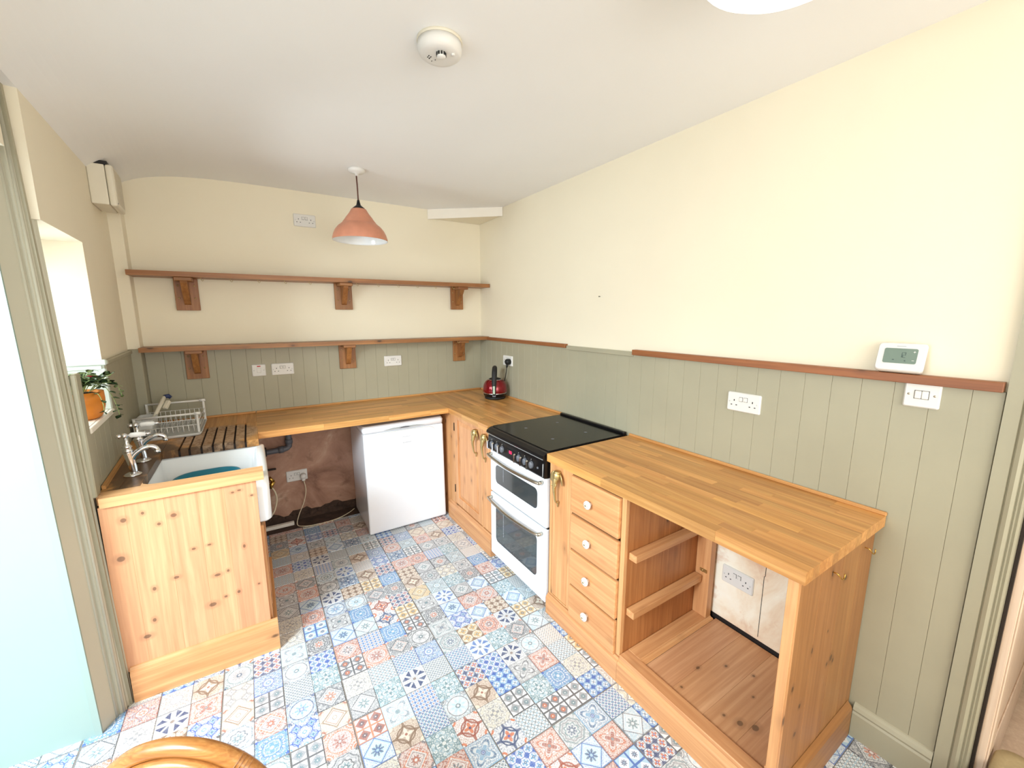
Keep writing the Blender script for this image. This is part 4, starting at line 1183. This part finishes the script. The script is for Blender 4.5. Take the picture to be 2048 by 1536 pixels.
# ================================================================== OPEN APPLIANCE BAY
t = thing('open_cabinet', 'empty pine appliance bay with wide end panel, at the doorway end of the worktop', 'cabinet', (-.31, -2.70, 0))
oy, oz, ox = -2.70, 0, -.31
EK = [(-.36, .80, .006, .010), (-.24, .74, .010, .008), (-.44, .56, .005, .010), (-.30, .44, .006, .006), (-.27, .45, .009, .012), (-.25, .43, .006, .008), (-.48, .38, .006, .008), (-.49, .28, .008, .008), (-.52, .16, .008, .006), (-.55, .48, .006, .009), (-.33, .58, .004, .004)]
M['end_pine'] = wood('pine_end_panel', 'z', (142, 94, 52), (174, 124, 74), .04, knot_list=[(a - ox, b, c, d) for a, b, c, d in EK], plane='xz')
exs = [XF + .002, -.44, -.28, -.135, -.012]
for a, b in zip(exs, exs[1:]):
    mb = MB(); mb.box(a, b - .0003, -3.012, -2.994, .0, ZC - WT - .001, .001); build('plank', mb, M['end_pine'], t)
mb = MB(); mb.box(XF - .001, XF + .018, -3.013, -2.985, .10, ZC - WT - .001, .001); build('front_edge', mb, M['pine_z'], t)
# base made of an old framed door laid flat
FZ = .130
mb = MB(); mb.box(XF - .002, -.545, -2.985, -2.379, FZ - .024, FZ, .002); build('base_frame', mb, M['pine_y'], t)
mb = MB(); mb.box(-.545, -.035, -2.446, -2.379, FZ - .024, FZ, .002); build('base_frame', mb, M['pine_x'], t)
mb = MB(); mb.prism([(-2.4455, FZ - .002), (-2.4455, FZ - .012), (-2.470, FZ - .012), (-2.466, FZ - .007), (-2.458, FZ - .006), (-2.452, FZ - .001)], 'x', -.545, -.035); build('base_moulding', mb, M['pine_x'], t)
M['base_pine'] = wood('pine_base_board', 'x', (190, 134, 90), (222, 172, 128), .07, knot_list=[(a - ox, b - oy, c, d) for a, b, c, d in ((-.36, -2.60, .010, .006), (-.45, -2.83, .012, .009), (-.42, -2.87, .014, .010), (-.47, -2.78, .006, .005), (-.25, -2.66, .007, .005), (-.20, -2.75, .006, .005), (-.30, -2.80, .006, .004), (-.50, -2.62, .005, .005))], plane='xy')
byy = [-2.985, -2.86, -2.735, -2.60, -2.471]
for a, b in zip(byy, byy[1:]):
    mb = MB(); mb.box(-.5445, -.017, a, b - .0003, FZ - .024, FZ - .011, .0008); build('plank', mb, M['base_pine'], t)
mb = MB(); mb.box(-.075, -.035, -2.452, -2.379, FZ, ZC - WT - .001, .001); build('back_post', mb, M['pine_z'], t)
mb = MB(); mb.box(-.080, -.0745, -2.440, -2.404, .366, .382, .001); mb.lathe([(0, -.083), (.004, -.082), (.005, -.080)], (0, -2.418, .374), 8, 'x'); build('corner_bracket', mb, M['brass'], t)
for z in (.580, .315):
    mb = MB(); mb.box(-.572, -.082, -2.420, -2.3795, z, z + .032, .0015); build('runner', mb, M['pine_x'], t)
mb = MB(); mb.prism(pl_prof, 'y', -3.030, -2.379); build('plinth', mb, M['pine_y'], t)
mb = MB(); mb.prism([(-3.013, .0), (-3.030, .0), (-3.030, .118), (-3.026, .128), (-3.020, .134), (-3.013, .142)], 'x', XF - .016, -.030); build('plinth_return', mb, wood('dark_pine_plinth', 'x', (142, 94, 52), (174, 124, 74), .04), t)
for hx in (-.345, -.085):
    mb = MB(); mb.tube(bez([(hx - .016, -3.013, .806), (hx - .016, -3.024, .806), (hx - .012, -3.030, .798), (hx + .0, -3.034, .786), (hx + .014, -3.034, .786), (hx + .022, -3.032, .796)], 5), .0019, 8); build('cup_hook', mb, M['gold'], t)
mb = MB(); mb.box(-.585, -.555, -2.994, -2.975, FZ, FZ + .055, .002); build('corner_block', mb, M['pine_z'], t)

# ================================================================== FRIDGE
t = thing('fridge', 'small white under-counter fridge with slim grey display', 'fridge', (-.932, -.30, 0))
mb = MB(); mb.box(-.295, .295, -.195, .265, .018, .800, .006, 2); build('body', mb, M['enamel'], t, world=False)
mb = MB(); mb.box(-.300, .300, -.252, -.198, .010, .776, .012, 2); dr = build('door', mb, M['enamel'], t, world=False)
mb = MB(); loft(mb, [[(x, y, .778) for x, y in rrect(-.302, .302, -.248, .262, .02)], [(x, y, .812) for x, y in rrect(-.304, .304, -.256, .264, .025)], [(x, y, .832) for x, y in rrect(-.296, .296, -.244, .258, .03)]]); build('top_cap', mb, M['enamel'], t, world=False)
mb = MB(); mb.prism([(-.155, .7875), (.155, .7875), (.09, .7985), (0, .8005), (-.09, .7985)], 'y', -.2545, -.2515); dp = build('display_strip', mb, M['strip'], t, world=False)
mb = MB(); mb.prism([(-.042, .7885), (.042, .7885), (.026, .7960), (0, .7985), (-.026, .7960)], 'y', -.2565, -.2540); build('dial', mb, M['grey'], dp, world=False)
mb = MB(); mb.tube(bez([(-.230, -.2505, .742), (-.215, -.2515, .758), (-.17, -.2525, .7685), (0, -.2545, .7725), (.17, -.2525, .7685), (.215, -.2515, .758), (.230, -.2505, .742)], 6), .0024, 6); build('handle_lip', mb, M['lgrey'], dr, world=False)
mb = MB()
for j, (x0, z, n, h) in enumerate(((-.020, .715, 9, .0045), (-.020, .670, 10, .006))):
    for i in range(n): mb.box(x0 + i * .0065, x0 + i * .0065 + .0045, -.2528, -.2518, z, z + h * (1.3 if i in (0, 4) else 1))
build('print', mb, M['mark'], dr, world=False)
mb = MB(); mb.box(-.296, .296, -.2525, -.2518, .736, .7372); build('moulding_line', mb, M['lgrey'], dr, world=False)
for x in (-.25, .25):
    for y in (-.17, .22):
        mb = MB(); mb.lathe([(.016, 0), (.016, .008), (.009, .011), (.009, .02), (0, .02)], (x, y, 0), 10); build('foot', mb, M['lgrey'], t, world=False)
t.rotation_euler = (0, math.radians(-.55), math.radians(-.8))

t = thing('fridge_cable', 'cream fridge cable with white plug trailing down the bare plaster onto the floor', 'cable', (-1.55, -.06, .0))
mb = MB(); mb.lathe([(0, -.052), (.018, -.050), (.022, -.040), (.022, -.018), (0, -.018)], (-1.5995, 0, .372), 16, 'y'); mb.box(-1.612, -1.587, -.045, -.020, .335, .372, .004); build('plug', mb, M['white'], t)
mb = MB(); mb.tube(bez([(-1.598, -.035, .338), (-1.590, -.045, .26), (-1.612, -.06, .17), (-1.655, -.075, .08), (-1.672, -.090, .014), (-1.635, -.125, .005), (-1.55, -.150, .005), (-1.45, -.150, .005), (-1.36, -.125, .006), (-1.29, -.090, .012), (-1.245, -.06, .020)], 8), .0033, 8); build('flex', mb, M['cable_white'], t)

# pipework under the back worktop
t = thing('waste_pipe', 'grey plastic waste pipe with an elbow on the bare plaster', 'pipe', (-1.75, -.04, .58))
mb = MB(); mb.tube(bez([(-1.676, -.048, .862), (-1.676, -.048, .66), (-1.682, -.048, .632), (-1.705, -.048, .617), (-1.78, -.048, .612), (-2.16, -.048, .590)], 6), .0205, 14); build('tube', mb, M['grey'], t)
for p, q_ in (((-1.676, -.048, .69), (-1.676, -.048, .655)), ((-1.715, -.048, .616), (-1.750, -.048, .614))):
    mb = MB(); mb.tube([p, q_], .0255, 14); build('collar', mb, M['grey'], t)
mb = MB(); mb.box(-1.84, -1.825, -.075, -.012, .585, .640, .003); build('clip', mb, M['rubber'], t)
t = thing('stop_valve', 'brass stop valve with dark handle on a pipe under the sink', 'valve', (-1.86, -.05, .0))
mb = MB(); mb.tube([(-1.885, -.045, .02), (-1.885, -.045, .58)], .0075, 10); build('pipe', mb, M['copper'], t)
mb = MB(); mb.tube([(-1.885, -.045, .452), (-1.885, -.045, .498)], .014, 12); mb.tube([(-1.90, -.045, .475), (-1.845, -.045, .472)], .010, 10); vb = build('valve_body', mb, M['iron'], t)
mb = MB(); mb.box(-1.845, -1.775, -.052, -.040, .466, .480, .003); build('lever', mb, M['iron'], vb)
t = thing('tap_hose', 'straw-coloured flexible hose with brass end beside the sink cabinet', 'hose', (-1.83, -.20, .2))
mb = MB(); mb.tube([(-1.828, -.12, .36), (-1.802, -.12, .405)], .016, 10); mb.tube([(-1.802, -.12, .405), (-1.828, -.12, .44)], .012, 10); build('connector', mb, M['gold'], t)
mb = MB(); mb.tube(bez([(-1.885, -.052, .44), (-1.850, -.09, .42), (-1.822, -.12, .37), (-1.800, -.13, .33), (-1.792, -.14, .27), (-1.812, -.16, .20), (-1.842, -.18, .16)], 6), .0055, 8); build('hose', mb, M['cable_white'], t)
mb = MB(); mb.box(-1.90, -1.690, -.060, -.028, .0006, .026, .003)
tag(build('cable_trunking', mb, M['trim_cream']), 'short white cable trunking along the foot of the bare plaster', 'trunking')

# ================================================================== KETTLE
t = thing('kettle', 'red domed electric kettle with black hoop handle in the worktop corner', 'kettle', (-.130, -.485, ZC + .0005), math.radians(236))
KR = math.radians(148)
mb = MB(); mb.lathe([(.080, 0), (.086, .003), (.089, .016), (.087, .020), (0, .020)], n=32); build('power_base', mb, M['rubber'], t, world=False)
mb = MB(); mb.lathe([(.086, .0205), (.093, .026), (.1005, .046), (.1010, .0515), (0, .0515)], n=32); build('lower_band', mb, M['black'], t, world=False)
mb = MB(); mb.lathe([(.1016, .0505), (.1024, .053), (.1005, .055)], n=32); build('seam_ring', mb, M['chrome'], t, world=False)
mb = MB(); mb.lathe([(.1010, .0545), (.1030, .068), (.1028, .085), (.100, .107), (.093, .129), (.081, .148), (.066, .160), (.058, .163), (0, .163)], n=36); build('body', mb, M['kred'], t, world=False)
mb = MB(); mb.lathe([(.0595, .162), (.0585, .1655), (.054, .166), (0, .166)], n=32); ld = build('lid_ring', mb, M['chrome'], t, world=False)
mb = MB(); mb.lathe([(.0535, .1655), (.048, .172), (.030, .178), (.012, .180), (.010, .184), (.013, .189), (0, .191)], n=28); build('lid', mb, M['black'], t, world=False)
mb = MB()
hp = bez([(.103, 0, .045), (.1075, 0, .085), (.104, 0, .120), (.094, 0, .155), (.082, 0, .195), (.060, 0, .238), (.022, 0, .262), (-.020, 0, .252), (-.050, 0, .215), (-.060, 0, .172)], 5)
mb.tube(hp, [  .0130 + .0085 * math.sin(PI * i / (len(hp) - 1)) for i in range(len(hp))], 14); build('handle', mb, M['rubber'], t, world=False)
mb = MB(); mb.box(.108, .1285, -.0085, .0085, .058, .124, .003, 2); build('water_gauge', mb, M['gauge'], t, world=False)
mb = MB(); mb.box(.098, .112, -.014, .014, .030, .050, .004, 2); build('switch', mb, M['grey'], t, world=False)
mb = MB(); mb.tube([(-.080, 0, .112), (-.108, 0, .150), (-.112, 0, .156)], [.024, .016, .012], 14); build('spout', mb, M['kred'], t, world=False)
t = thing('kettle_cable', 'black kettle cable with moulded plug in the socket behind the red kettle', 'cable', (-.03, -.52, ZC))
mb = MB(); mb.lathe([(0, -.060), (.020, -.058), (.0245, -.048), (.0245, -.022), (0, -.022)], (0, -.5465, 1.222), 18, 'x'); mb.tube([(-.045, -.5465, 1.205), (-.048, -.544, 1.172)], [.013, .006], 10); build('plug', mb, M['rubber'], t)
mb = MB(); mb.tube(bez([(-.048, -.544, 1.178), (-.050, -.540, 1.145), (-.045, -.518, 1.095), (-.038, -.480, 1.035), (-.036, -.440, .975), (-.036, -.40, .935), (-.045, -.375, .9195)], 7), .0034, 8); build('flex', mb, M['rubber'], t)

# ================================================================== CEILING FITTINGS
t = thing('pendant_lamp', 'copper bell pendant lamp hanging on a brown cable near the back wall', 'lamp', (-1.212, -.68, 2.0))
lx, ly = -1.212, -.68
mb = MB(); mb.lathe([(.050, 2.492), (.050, 2.480), (.040, 2.470), (.012, 2.464), (.008, 2.452), (0, 2.452)], (lx, ly, 0), 28); build('ceiling_rose', mb, M['white'], t)
mb = MB(); mb.tube([(lx - .003, ly, 2.456), (lx - .001, ly, 2.40), (lx, ly, 2.296)], .0042, 8); build('cable', mb, M['cable_brown'], t)
mb = MB(); mb.lathe([(.007, 2.312), (.010, 2.296), (.014, 2.282), (.026, 2.272), (.036, 2.264), (.036, 2.256), (0, 2.256)], (lx, ly, 0), 24); build('lamp_holder', mb, M['black'], t)
outer = [(.165, 2.070), (.1640, 2.082), (.158, 2.104), (.146, 2.130), (.128, 2.152), (.108, 2.168), (.101, 2.174), (.0985, 2.180), (.0925, 2.186), (.090, 2.191), (.084, 2.197), (.0815, 2.203), (.070, 2.218), (.058, 2.234), (.050, 2.248), (.044, 2.258), (.036, 2.260)]
def shell(mb, prof, n=48):
    rings = [[mb.bm.verts.new((lx + r * math.cos(2 * PI * i / n), ly + r * math.sin(2 * PI * i / n), z)) for i in range(n)] for r, z in prof]
    for A, B in zip(rings, rings[1:]):
        for i in range(n):
            f = mb.bm.faces.new([A[i], A[(i + 1) % n], B[(i + 1) % n], B[i]]); f.smooth = True
mb = MB(); shell(mb, outer); sh = build('lamp_shade', mb, M['copper'], t)
mb = MB(); shell(mb, [(.165, 2.070), (.1625, 2.0695)] + [(max(r - .003, .02), z - .0022) for r, z in outer[1:]]); build('shade_lining', mb, M['ceramic'], sh)
mb = MB(); mb.lathe([(0, 2.125), (.018, 2.128), (.028, 2.142), (.030, 2.158), (.024, 2.178), (.014, 2.196), (.013, 2.222), (0, 2.222)], (lx, ly, 0), 20); build('bulb', mb, M['ceramic'], t)

t = thing('ceiling_light', 'lit white opal bowl ceiling light above the drawer unit', 'lamp', (-.84, -2.96, 2.35))
mb = MB(); mb.lathe([(.10, 2.492), (.10, 2.44), (.198, 2.405), (.200, 2.395)], (-.84, -2.96, 0), 40); build('fitting', mb, M['white'], t)
mb = MB(); mb.lathe([(.200, 2.400), (.198, 2.375), (.185, 2.345), (.15, 2.322), (.08, 2.308), (0, 2.304)], (-.84, -2.96, 0), 48); build('bowl', mb, M['opal'], t)

t = thing('smoke_alarm', 'round white smoke alarm on the ceiling', 'smoke alarm', (-1.245, -2.068, 2.43))
ax, ay = -1.245, -2.068
mb = MB(); mb.lathe([(.073, 2.4915), (.074, 2.484), (.073, 2.481)], (ax, ay, 0), 40); build('base_plate', mb, M['white_old'], t)
mb = MB(); mb.lathe([(.0715, 2.4815), (.0715, 2.462), (.0700, 2.459), (.0680, 2.452), (.060, 2.446), (.045, 2.4435), (0, 2.4435)], (ax, ay, 0), 40); bd = build('body', mb, M['white'], t)
dirc = Vector((CAM.x - ax, CAM.y - ay, 0)).normalized(); side = Vector((-dirc.y, dirc.x, 0))
def ap(u, v): p = Vector((ax, ay, 0)) + side * u + dirc * v; return p.x, p.y
cxn, cyn = ap(.004, .024)
mb = MB(); mb.lathe([(.0145, 2.444), (.0145, 2.431), (.011, 2.428), (0, 2.428)], (cxn, cyn, 0), 20); build('sensor_cap', mb, M['white'], bd)
mb = MB()
for i in range(10):
    a = 2 * PI * i / 10; c_ = Vector((cxn + .0148 * math.cos(a), cyn + .0148 * math.sin(a), 2.4375))
    q = MB(); q.box(-.0012, .0012, -.0030, .0030, -.0045, .0045); q.xf(Matrix.Translation(c_) @ Matrix.Rotation(a, 4, 'Z')); mb._merge(q.bm)
build('sensor_slot', mb, M['rubber'], bd)
mb = MB()
for u, v, w_, h_ in ((.035, -.010, .0035, .006), (.040, -.004, .003, .005), (.030, -.002, .003, .006), (.036, .004, .003, .005), (.028, -.024, .002, .0045), (.016, -.016, .002, .0045)):
    X_, Y_ = ap(-u, v); mb.box(X_ - w_ / 2, X_ + w_ / 2, Y_ - h_ / 2, Y_ + h_ / 2, 2.4425, 2.4432)
build('sound_slot', mb, M['rubber'], bd)
X_, Y_ = ap(.042, .022)
mb = MB(); mb.lathe([(.0065, 2.446), (.0065, 2.4405), (.005, 2.4395), (0, 2.4395)], (X_, Y_, 0), 14); build('test_button', mb, M['white'], bd)

# extractor fan on the left wall
t = thing('extractor_fan', 'boxy aged white extractor fan high on the left wall near the ceiling', 'extractor fan', tuple(left_world(0, 1.0, 2.16)), LA)
mb = MB(); mb.box(0.0005, .068, -.110, .125, .010, .205, .006, 2); build('housing', mb, M['white_old'], t, world=False)
mb = MB(); mb.box(.069, .100, -.112, .127, .006, .208, .014, 3); gr = build('front_cover', mb, M['white_old'], t, world=False)
mb = MB(); mb.box(0, .080, -.108, .120, .2055, .222); build('top_gap_shade', mb, M['rubber'], t, world=False)  # dark block standing for the shade between housing and ceiling
for i in range(20):
    z = .030 + i * .0083
    mb = MB(); mb.box(.1000, .1018, -.082, .005, z, z + .0042, .0006); mb.box(.1000, .1018, .015, .105, z, z + .0042, .0006)
    build('louvre', mb, M['white_old'], gr, world=False)
mb = MB(); mb.lathe([(0, .1012), (.004, .101), (.004, .0985)], (0, -.098, .022), 10, 'x'); build('screw', mb, M['grey'], gr, world=False)

# ================================================================== POTTED PLANT ON THE SILL
px_, py_ = -2.492, -1.020; pz = WZ0 + .0008
t = thing('potted_plant', 'leafy trailing plant with one red flower in an orange pot on the window sill', 'plant', (px_, py_, pz))
mb = MB(); mb.lathe([(.050, 0), (.060, .006), (.070, .026), (.0765, .055), (.0785, .085), (.0775, .118), (.0735, .118), (.074, .105), (.05, .103), (0, .103)], (px_, py_, pz), 36); build('pot', mb, M['terracotta'], t)
mb = MB(); mb.lathe([(.073, .103), (.05, .112), (0, .116)], (px_, py_, pz), 20); build('soil', mb, M['soil'], t)
def leaf_mesh(name, mat):
    bm = bmesh.new()
    prof = [(0, 0, 0), (.22, .21, .03), (.5, .29, .05), (.8, .18, .02), (1.0, 0, -.06)]
    mid = [bm.verts.new((x, 0, z - .03 * math.sin(x * PI))) for x, w_, z in prof]
    L = [bm.verts.new((x, w_, z)) for x, w_, z in prof[1:4]]; R_ = [bm.verts.new((x, -w_, z)) for x, w_, z in prof[1:4]]
    for S in (L, R_):
        a = [mid[0]] + S + [mid[4]]
        for i in range(4):
            vs = [mid[i], a[i], a[i + 1], mid[i + 1]]
            vs = [v for j, v in enumerate(vs) if v not in vs[:j]]
            f = bm.faces.new(vs); f.smooth = True
    g = bmesh.ops.solidify(bm, geom=list(bm.faces), thickness=.02)
    bmesh.ops.recalc_face_normals(bm, faces=list(bm.faces))
    me = bpy.data.meshes.new(name); bm.to_mesh(me); bm.free(); me.materials.append(mat); return me
LM = leaf_mesh('leaf', M['leaf']); LP = leaf_mesh('pale_leaf', M['leaf_pale'])
rl = random.Random(4)
base = Vector((px_, py_, pz))
def add_leaf(p, direction, size, me=LM, roll=None):
    o = bpy.data.objects.new('leaf', me); COL.objects.link(o); o.parent = t
    d = Vector(direction).normalized()
    q = d.to_track_quat('X', 'Z').to_euler()
    o.rotation_euler = (q.x + (rl.uniform(-.6, .6) if roll is None else roll), q.y, q.z)
    o.location = Vector(p) - base; o.scale = (size, size, size)
stem = MB()
for i in range(32):
    a = rl.uniform(0, 2 * PI); rr_ = rl.uniform(.02, .115); hgt = rl.uniform(.03, .10) * (1.15 - rr_ * 5)
    tip = Vector((px_ + rr_ * math.cos(a), py_ + rr_ * math.sin(a), pz + .125 + max(hgt, .005)))
    st0 = Vector((px_ + rr_ * .25 * math.cos(a), py_ + rr_ * .25 * math.sin(a), pz + .110))
    pts = bez([st0, st0.lerp(tip, .5) + Vector((0, 0, .015)), tip], 4)
    stem.tube(pts, .0016, 5)
    for j in range(6):
        p = pts[-1 - j] if j < 5 else pts[4]
        b = a + rl.uniform(-1.4, 1.4) + j * 2.4
        add_leaf(p, (math.cos(b), math.sin(b), rl.uniform(-.25, .5)), rl.uniform(.030, .046), LM if rl.random() < .62 else LP)
def trail(pts, n, size, pale):
    P = bez(pts, 6); stem.tube(P, .0015, 5)
    for i in range(n):
        k_ = 3 + int((len(P) - 4) * i / max(1, n - 1)); p = P[k_]
        for s_ in (-1, 1):
            b = rl.uniform(0, 2 * PI)
            add_leaf(p, (.3 + .5 * math.cos(b), .8 * s_ + .3 * math.sin(b), rl.uniform(-.5, .15)), size * rl.uniform(.8, 1.15), LP if pale else LM)
trail([(px_ + .03, py_ + .05, pz + .115), (-2.430, -.945, pz + .128), (-2.415, -.905, pz + .075), (-2.408, -.885, pz + .02), (-2.405, -.878, pz - .022)], 7, .036, False)
trail([(px_ + .04, py_ + .04, pz + .120), (-2.425, -.925, pz + .145), (-2.405, -.870, pz + .125), (-2.400, -.825, pz + .085), (-2.400, -.815, pz + .062)], 7, .026, True)
trail([(px_ + .03, py_ + .05, pz + .118), (-2.435, -.940, pz + .150), (-2.420, -.905, pz + .180)], 3, .026, True)
trail([(px_ + .05, py_ - .04, pz + .112), (-2.420, -1.075, pz + .112), (-2.408, -1.08, pz + .07), (-2.408, -1.082, pz + .035)], 3, .030, False)
build('stem', stem, M['leaf_pale'], t)
mb = MB()
fc = Vector((-2.455, -.985, 1.345))
for i in range(5):
    a = i * 2 * PI / 5
    mb.ball(fc + Vector((.012 * math.cos(a), .012 * math.sin(a), 0)), .011, .008, .004, 10, 6, Matrix.Rotation(a, 4, 'Z'))
mb.ball(fc + Vector((0, 0, .003)), .005)
build('flower', mb, M['flower'], t)

# ================================================================== RATTAN CHAIR IN THE FOREGROUND
CH = Vector((-2.046, -2.517, 0)); ca = math.atan2(-.5368, .844)
t = thing('rattan_chair', 'bent rattan chair with woven cane back, top of the back in view', 'chair', tuple(CH), ca)
# local frame: x across the back, -y towards the camera
def hoop(a_, b_, zt, low, n=22):
    pts = [(-a_, .0, low)]
    for i in range(n + 1):
        th_ = PI - PI * i / n
        pts.append((a_ * math.cos(th_), 0, zt - b_ + b_ * math.sin(th_)))
    pts.append((a_, .0, low)); return pts
mb = MB(); mb.tube(bez(hoop(.188, .172, .748, .02), 3), .0165, 12); build('back_frame', mb, M['rattan'], t, world=False)
mb = MB(); mb.tube(bez([(x, -.017, z) for x, y, z in hoop(.168, .154, .726, .40)], 3), .0125, 10); build('inner_hoop', mb, M['rattan'], t, world=False)
mb = MB()
for i in range(4): mb.tube([(.112 + i * .006, -.001, .7140 - i * .0052), (.1125 + i * .006, -.001, .7136 - i * .0052)], .0185, 12)
build('cane_binding', mb, M['cane'], t, world=False)
# woven cane: warp and weft strands that weave in and out
aa, bb, zt_ = .157, .143, .715
def inside(x): return zt_ - bb + bb * math.sqrt(max(0, 1 - (x / aa) ** 2))
mb = MB(); st_ = .0046
nn = int(aa / st_)
for i in range(-nn, nn + 1):
    x = i * st_; zt1 = inside(x)
    z = .43; pts = []; j = 0
    while z < zt1: pts.append((x, -.010 + (.0012 if (i + j) % 2 else -.0012), z)); z += st_ * 1.5; j += 1
    if len(pts) > 1: mb.tube(pts, .0014, 4, smooth=False)
z = .43; j = 0
while z < zt_ - .004:
    w_ = aa if z < zt_ - bb else aa * math.sqrt(max(0, 1 - ((z - zt_ + bb) / bb) ** 2))
    n_ = int(w_ / st_); pts = [(i * st_, -.010 + (-.0012 if (i + j) % 2 else .0012), z + (.0025 if i % 2 else -.0025)) for i in range(-n_, n_ + 1)]
    if len(pts) > 1: mb.tube(pts, .0014, 4, smooth=False)
    z += st_ * 1.5; j += 1
tag(build('woven_back', mb, M['cane'], t, world=False), kind='stuff')
mb = MB(); mb.tube([(.20 * math.cos(a), -.215 + .20 * math.sin(a), .430) for a in [2 * PI * i / 36 for i in range(36)]], .016, 10, closed=True); build('seat_frame', mb, M['rattan'], t, world=False)
mb = MB(); mb.lathe([(0, .428), (.190, .430), (.190, .438), (0, .442)], (0, -.215, 0), 32); build('seat', mb, M['cane'], t, world=False)
for x in (-.165, .165):
    mb = MB(); mb.tube([(x, -.35, .425), (x * 1.08, -.375, .0)], .0145, 10); build('leg', mb, M['rattan'], t, world=False)

# beige tub just inside the hall doorway
mb = MB(); loft(mb, [RR(-.26, .105, -3.78, -3.385, .04, .0), RR(-.28, .122, -3.80, -3.372, .045, .02), RR(-.285, .127, -3.805, -3.367, .045, .182), RR(-.29, .132, -3.81, -3.362, .05, .196), RR(-.285, .127, -3.805, -3.367, .045, .204), RR(-.262, .104, -3.78, -3.39, .04, .200)])
tag(build('storage_tub', mb, M['beige']), 'beige tub with rounded rim on the floor beyond the right doorway', 'tub')
